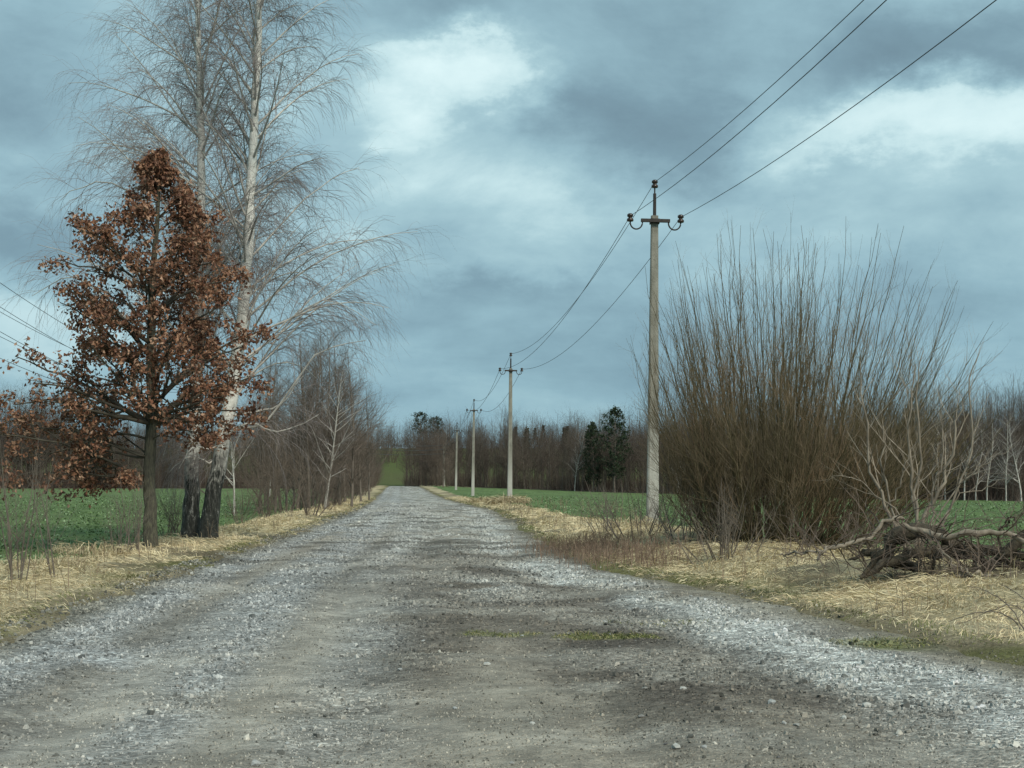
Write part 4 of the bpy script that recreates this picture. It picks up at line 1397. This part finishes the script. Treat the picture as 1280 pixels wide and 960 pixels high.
# pale trunks one can pick out along the right wood
er = RNG(811)
for px in (1204, 1218, 1256, 1232, 1275, 880, 905, 1180, 1168, 846):
    put('b', int(er.integers(2)), on_edge(px, -2 + er.normal(0, 1)), 'pale slender trunk standing out at the edge of the dark wood', 'pale trunks at the edge of the wood', er.uniform(0, 6.28), er.uniform(.82, .98))
for px in np.linspace(520, 1290, 44):
    put('t', int(er.integers(3)), on_edge(px + er.normal(0, 8), er.uniform(0, 6)), 'bare dark tree in the front row of the wood across the field', 'front trees of the wood across the field', er.uniform(0, 6.28), er.uniform(.95, 1.3))
for px in np.linspace(512, 700, 16):
    put('s', int(er.integers(3)), on_edge(px + er.normal(0, 6), er.uniform(-4, 2)), 'bare brown shrub skirting the wood by the far poles', 'shrubs skirting the wood', er.uniform(0, 6.28), er.uniform(.7, 1.1))
# both sides of the grass track at the far end
for yv in np.linspace(250, 420, 16):
    for s_ in (-1, 1):
        b_ = gxy((float(XL(yv)) - 2.5 - 3 * er.random()) if s_ < 0 else float(XR(yv)) + 1.5 + 4 * er.random(), float(yv))
        put('s' if er.random() < .55 else 't', int(er.integers(3)), b_, 'bare brown growth walling the far end of the road', 'bare growth at the far end of the road', er.uniform(0, 6.28), er.uniform(.9, 1.35))


def forest_proto(seed, h):
    rng = RNG(seed)
    st = np.zeros((1, 6, 3)); st[0, :, 2] = np.linspace(-.3, h, 6); st[0, 1:, :2] += np.cumsum(rng.normal(0, .12, (5, 2)), 0)
    rr = (.008 * h * np.linspace(1, .12, 6))[None]
    a1, b1_ = spawn(rng, st, rr, 30, .2, .98, .8, .30, 4, .35, .06, .14, fall=.5)
    a2, b2_ = spawn(rng, a1, b1_, 10, .15, 1, .7, .5, 3, .6, .04, .18, rmax=.018, tip=.5)
    Vf, Qf = merge([tubes(st, rr, 4), tubes(a1, b1_, 3), tubes(a2, b2_, 3)])
    cf = np.where((np.arange(len(Vf)) < 24)[:, None], np.array([[.10, .088, .07]]), np.array([[.075, .06, .05]]))
    return Vf, Qf, cf


def brush_proto(seed, h):
    rng = RNG(seed)
    st = np.zeros((12, 4, 3))
    for k in range(12):
        a_ = rng.uniform(0, 6.28); s_ = rng.random() * 1.2
        t_ = np.linspace(0, 1, 4)
        st[k] = np.stack([np.cos(a_) * s_ * (.4 + t_), np.sin(a_) * s_ * (.4 + t_), -.2 + h * rng.uniform(.5, 1) * t_], -1)
    rr = np.full((12, 4), .022) * np.linspace(1, .35, 4)[None]
    a1, b1_ = spawn(rng, st, rr, 8, .15, 1, .5, .4, 3, .7, .1, .12)
    Vf, Qf = merge([tubes(st, rr, 3), tubes(a1, b1_, 3)])
    return Vf, Qf, np.tile(np.array([[.082, .062, .05]]), (len(Vf), 1))


FP = [forest_proto(900 + k, 10) for k in range(6)]
BP = [brush_proto(950 + k, 3.2) for k in range(4)]


def spruce_proto(seed):
    rng = RNG(seed)
    (tk, trd), _, _ = conifer(seed, 10, 1.6, .2, 6)
    n_ = 420
    f = rng.random(n_) ** .8; az = rng.uniform(0, 6.28, n_); R_ = 1.9 * (1 - f) ** .9 * np.sqrt(rng.random(n_)) + .1
    pos_ = np.stack([np.cos(az) * R_, np.sin(az) * R_, 10 * (.15 + .85 * f) - R_ * .3], -1)
    lf = leaf_quads(rng, pos_, rng.uniform(.5, .9, n_), .3, np.array([.02, .032, .018]) * rng.uniform(.6, 1.5, n_)[:, None], .2)
    Vf, Qf = merge([tubes(tk, trd, 4), (lf[0], lf[1])])
    return Vf, Qf, np.vstack([np.tile([[.06, .05, .04]], (len(Vf) - len(lf[0]), 1)), lf[2]])


SP = [spruce_proto(970 + k) for k in range(2)]


PROTOS = FP + BP + SP


def wood_nodes():
    ng = bpy.data.node_groups.new('scatter_trees', 'GeometryNodeTree')
    ng.interface.new_socket('Geometry', in_out='INPUT', socket_type='NodeSocketGeometry')
    ng.interface.new_socket('Geometry', in_out='OUTPUT', socket_type='NodeSocketGeometry')
    gi = ng.nodes.new('NodeGroupInput'); go = ng.nodes.new('NodeGroupOutput'); jn = ng.nodes.new('GeometryNodeJoinGeometry')

    def attr(name, typ):
        a_ = ng.nodes.new('GeometryNodeInputNamedAttribute'); a_.data_type = typ; a_.inputs[0].default_value = name
        return a_.outputs[0]

    def pick(k, name):
        c_ = ng.nodes.new('FunctionNodeCompare'); c_.data_type = 'INT'; c_.operation = 'EQUAL'
        ng.links.new(attr(name, 'INT'), c_.inputs[2]); c_.inputs[3].default_value = k
        sg = ng.nodes.new('GeometryNodeSeparateGeometry'); sg.domain = 'POINT'
        ng.links.new(gi.outputs[0], sg.inputs[0]); ng.links.new(c_.outputs[0], sg.inputs[1])
        return sg.outputs[0]
    for k in range(len(PROTOS)):
        ip = ng.nodes.new('GeometryNodeInstanceOnPoints')
        cx = ng.nodes.new('ShaderNodeCombineXYZ')
        ng.links.new(attr('turn', 'FLOAT'), cx.inputs[2])
        ng.links.new(pick(k, 'site'), ip.inputs['Points'])
        ng.links.new(pick(k, 'proto'), ip.inputs['Instance'])
        ng.links.new(cx.outputs[0], ip.inputs['Rotation'])
        ng.links.new(attr('size', 'FLOAT'), ip.inputs['Scale'])
        ng.links.new(ip.outputs[0], jn.inputs[0])
    ng.links.new(jn.outputs[0], go.inputs[0])
    return ng


WOODN = wood_nodes()


def wood(label, sites, seed):
    """one mass of far trees; sites: (x, y, scale, kind)"""
    rng = RNG(seed)
    Vs, Qs, Cs, pid, n_ = [], [], [], [], 0
    for k, (Vf, Qf, cf) in enumerate(PROTOS):
        Vs.append(Vf); Qs.append(Qf + n_); Cs.append(cf); pid.append(np.full(len(Vf), k)); n_ += len(Vf)
    S = np.array([(x_, y_, float(base_z(x_, y_))) for x_, y_, _, _ in sites])
    k0 = {'t': (0, 6), 'b': (6, 10), 's': (10, 12)}
    site = np.array([rng.integers(*k0[kd]) for *_, kd in sites])
    m_ = len(sites)
    me = mesh_data('woodland', np.vstack(Vs + [S]), np.vstack(Qs), M['twigcol'], np.vstack(Cs + [np.zeros((m_, 3))]))
    for nm, typ, val in (('proto', 'INT', np.concatenate(pid + [np.full(m_, -1)])), ('site', 'INT', np.concatenate([np.full(n_, -1), site])),
                         ('size', 'FLOAT', np.concatenate([np.ones(n_), [s_ for _, _, s_, _ in sites]])), ('turn', 'FLOAT', np.concatenate([np.zeros(n_), rng.uniform(0, 6.28, m_)]))):
        at2 = me.attributes.new(nm, typ, 'POINT')
        at2.data.foreach_set('value', val.astype(np.int32 if typ == 'INT' else np.float32))
    o = link('woodland', me)
    md = o.modifiers.new('scatter', 'NODES'); md.node_group = WOODN
    return tag(o, label, 'woodland', None, 'stuff')


fr = RNG(821)
sites = []
for k in range(620):
    px = fr.uniform(505, 1300); dep = fr.random() ** 1.3 * 55 + 2
    b_ = on_edge(px, dep)
    sites.append((b_[0], b_[1], fr.uniform(.95, 1.3) * (1 + .12 * (px < 640)), 't'))
for k in range(520):
    b_ = on_edge(fr.uniform(505, 1300), fr.random() * 30)
    sites.append((b_[0], b_[1], fr.uniform(.8, 1.3), 'b'))
for k in range(8):
    b_ = on_edge(fr.uniform(780, 1290), fr.uniform(15, 50))
    sites.append((b_[0], b_[1], fr.uniform(.85, 1.15), 's'))
wood('dense dark leafless wood beyond the field behind the willow bush', sites, 5)
sites = []
for k in range(420):
    px = fr.uniform(-20, 470); Y = 256 + fr.random() ** 1.2 * 60
    if 262 < px < 335 and fr.random() < .8:
        continue
    h_ = 1.65 if px < 90 else (1.2 if px < 200 else .95)
    sites.append(((px - 640) / F * Y, Y, fr.uniform(.8, 1.1) * h_, 't'))
for k in range(420):
    Y = 255 + fr.random() * 25; px = fr.uniform(-20, 470)
    sites.append(((px - 640) / F * Y, Y, fr.uniform(.9, 1.5), 'b'))
for k in range(16):
    Y = 262 + fr.random() * 20; px = fr.choice([fr.uniform(30, 170), fr.uniform(100, 150)])
    sites.append(((px - 640) / F * Y, Y, fr.uniform(.6, 1.1), 's'))
wood('leafless wood with a few spruces beyond the field behind the oak', sites, 6)
sites = []
for k in range(2200):
    Y = fr.uniform(455, 680); px = fr.uniform(-20, 1300)
    kd = 's' if 640 < px < 740 and fr.random() < .04 else ('b' if fr.random() < .35 else 't')
    sites.append(((px - 640) / F * Y, Y, fr.uniform(.8, 1.15) * (1.6 if kd == 'b' else 1), kd))
wood('distant wooded ridge showing between the poles and the pines', sites, 7)
tot = sum(len(o.data.polygons) * 2 for o in {o.data.name: o for o in bpy.data.objects if o.type == 'MESH'}.values())
print('unique triangles', tot)
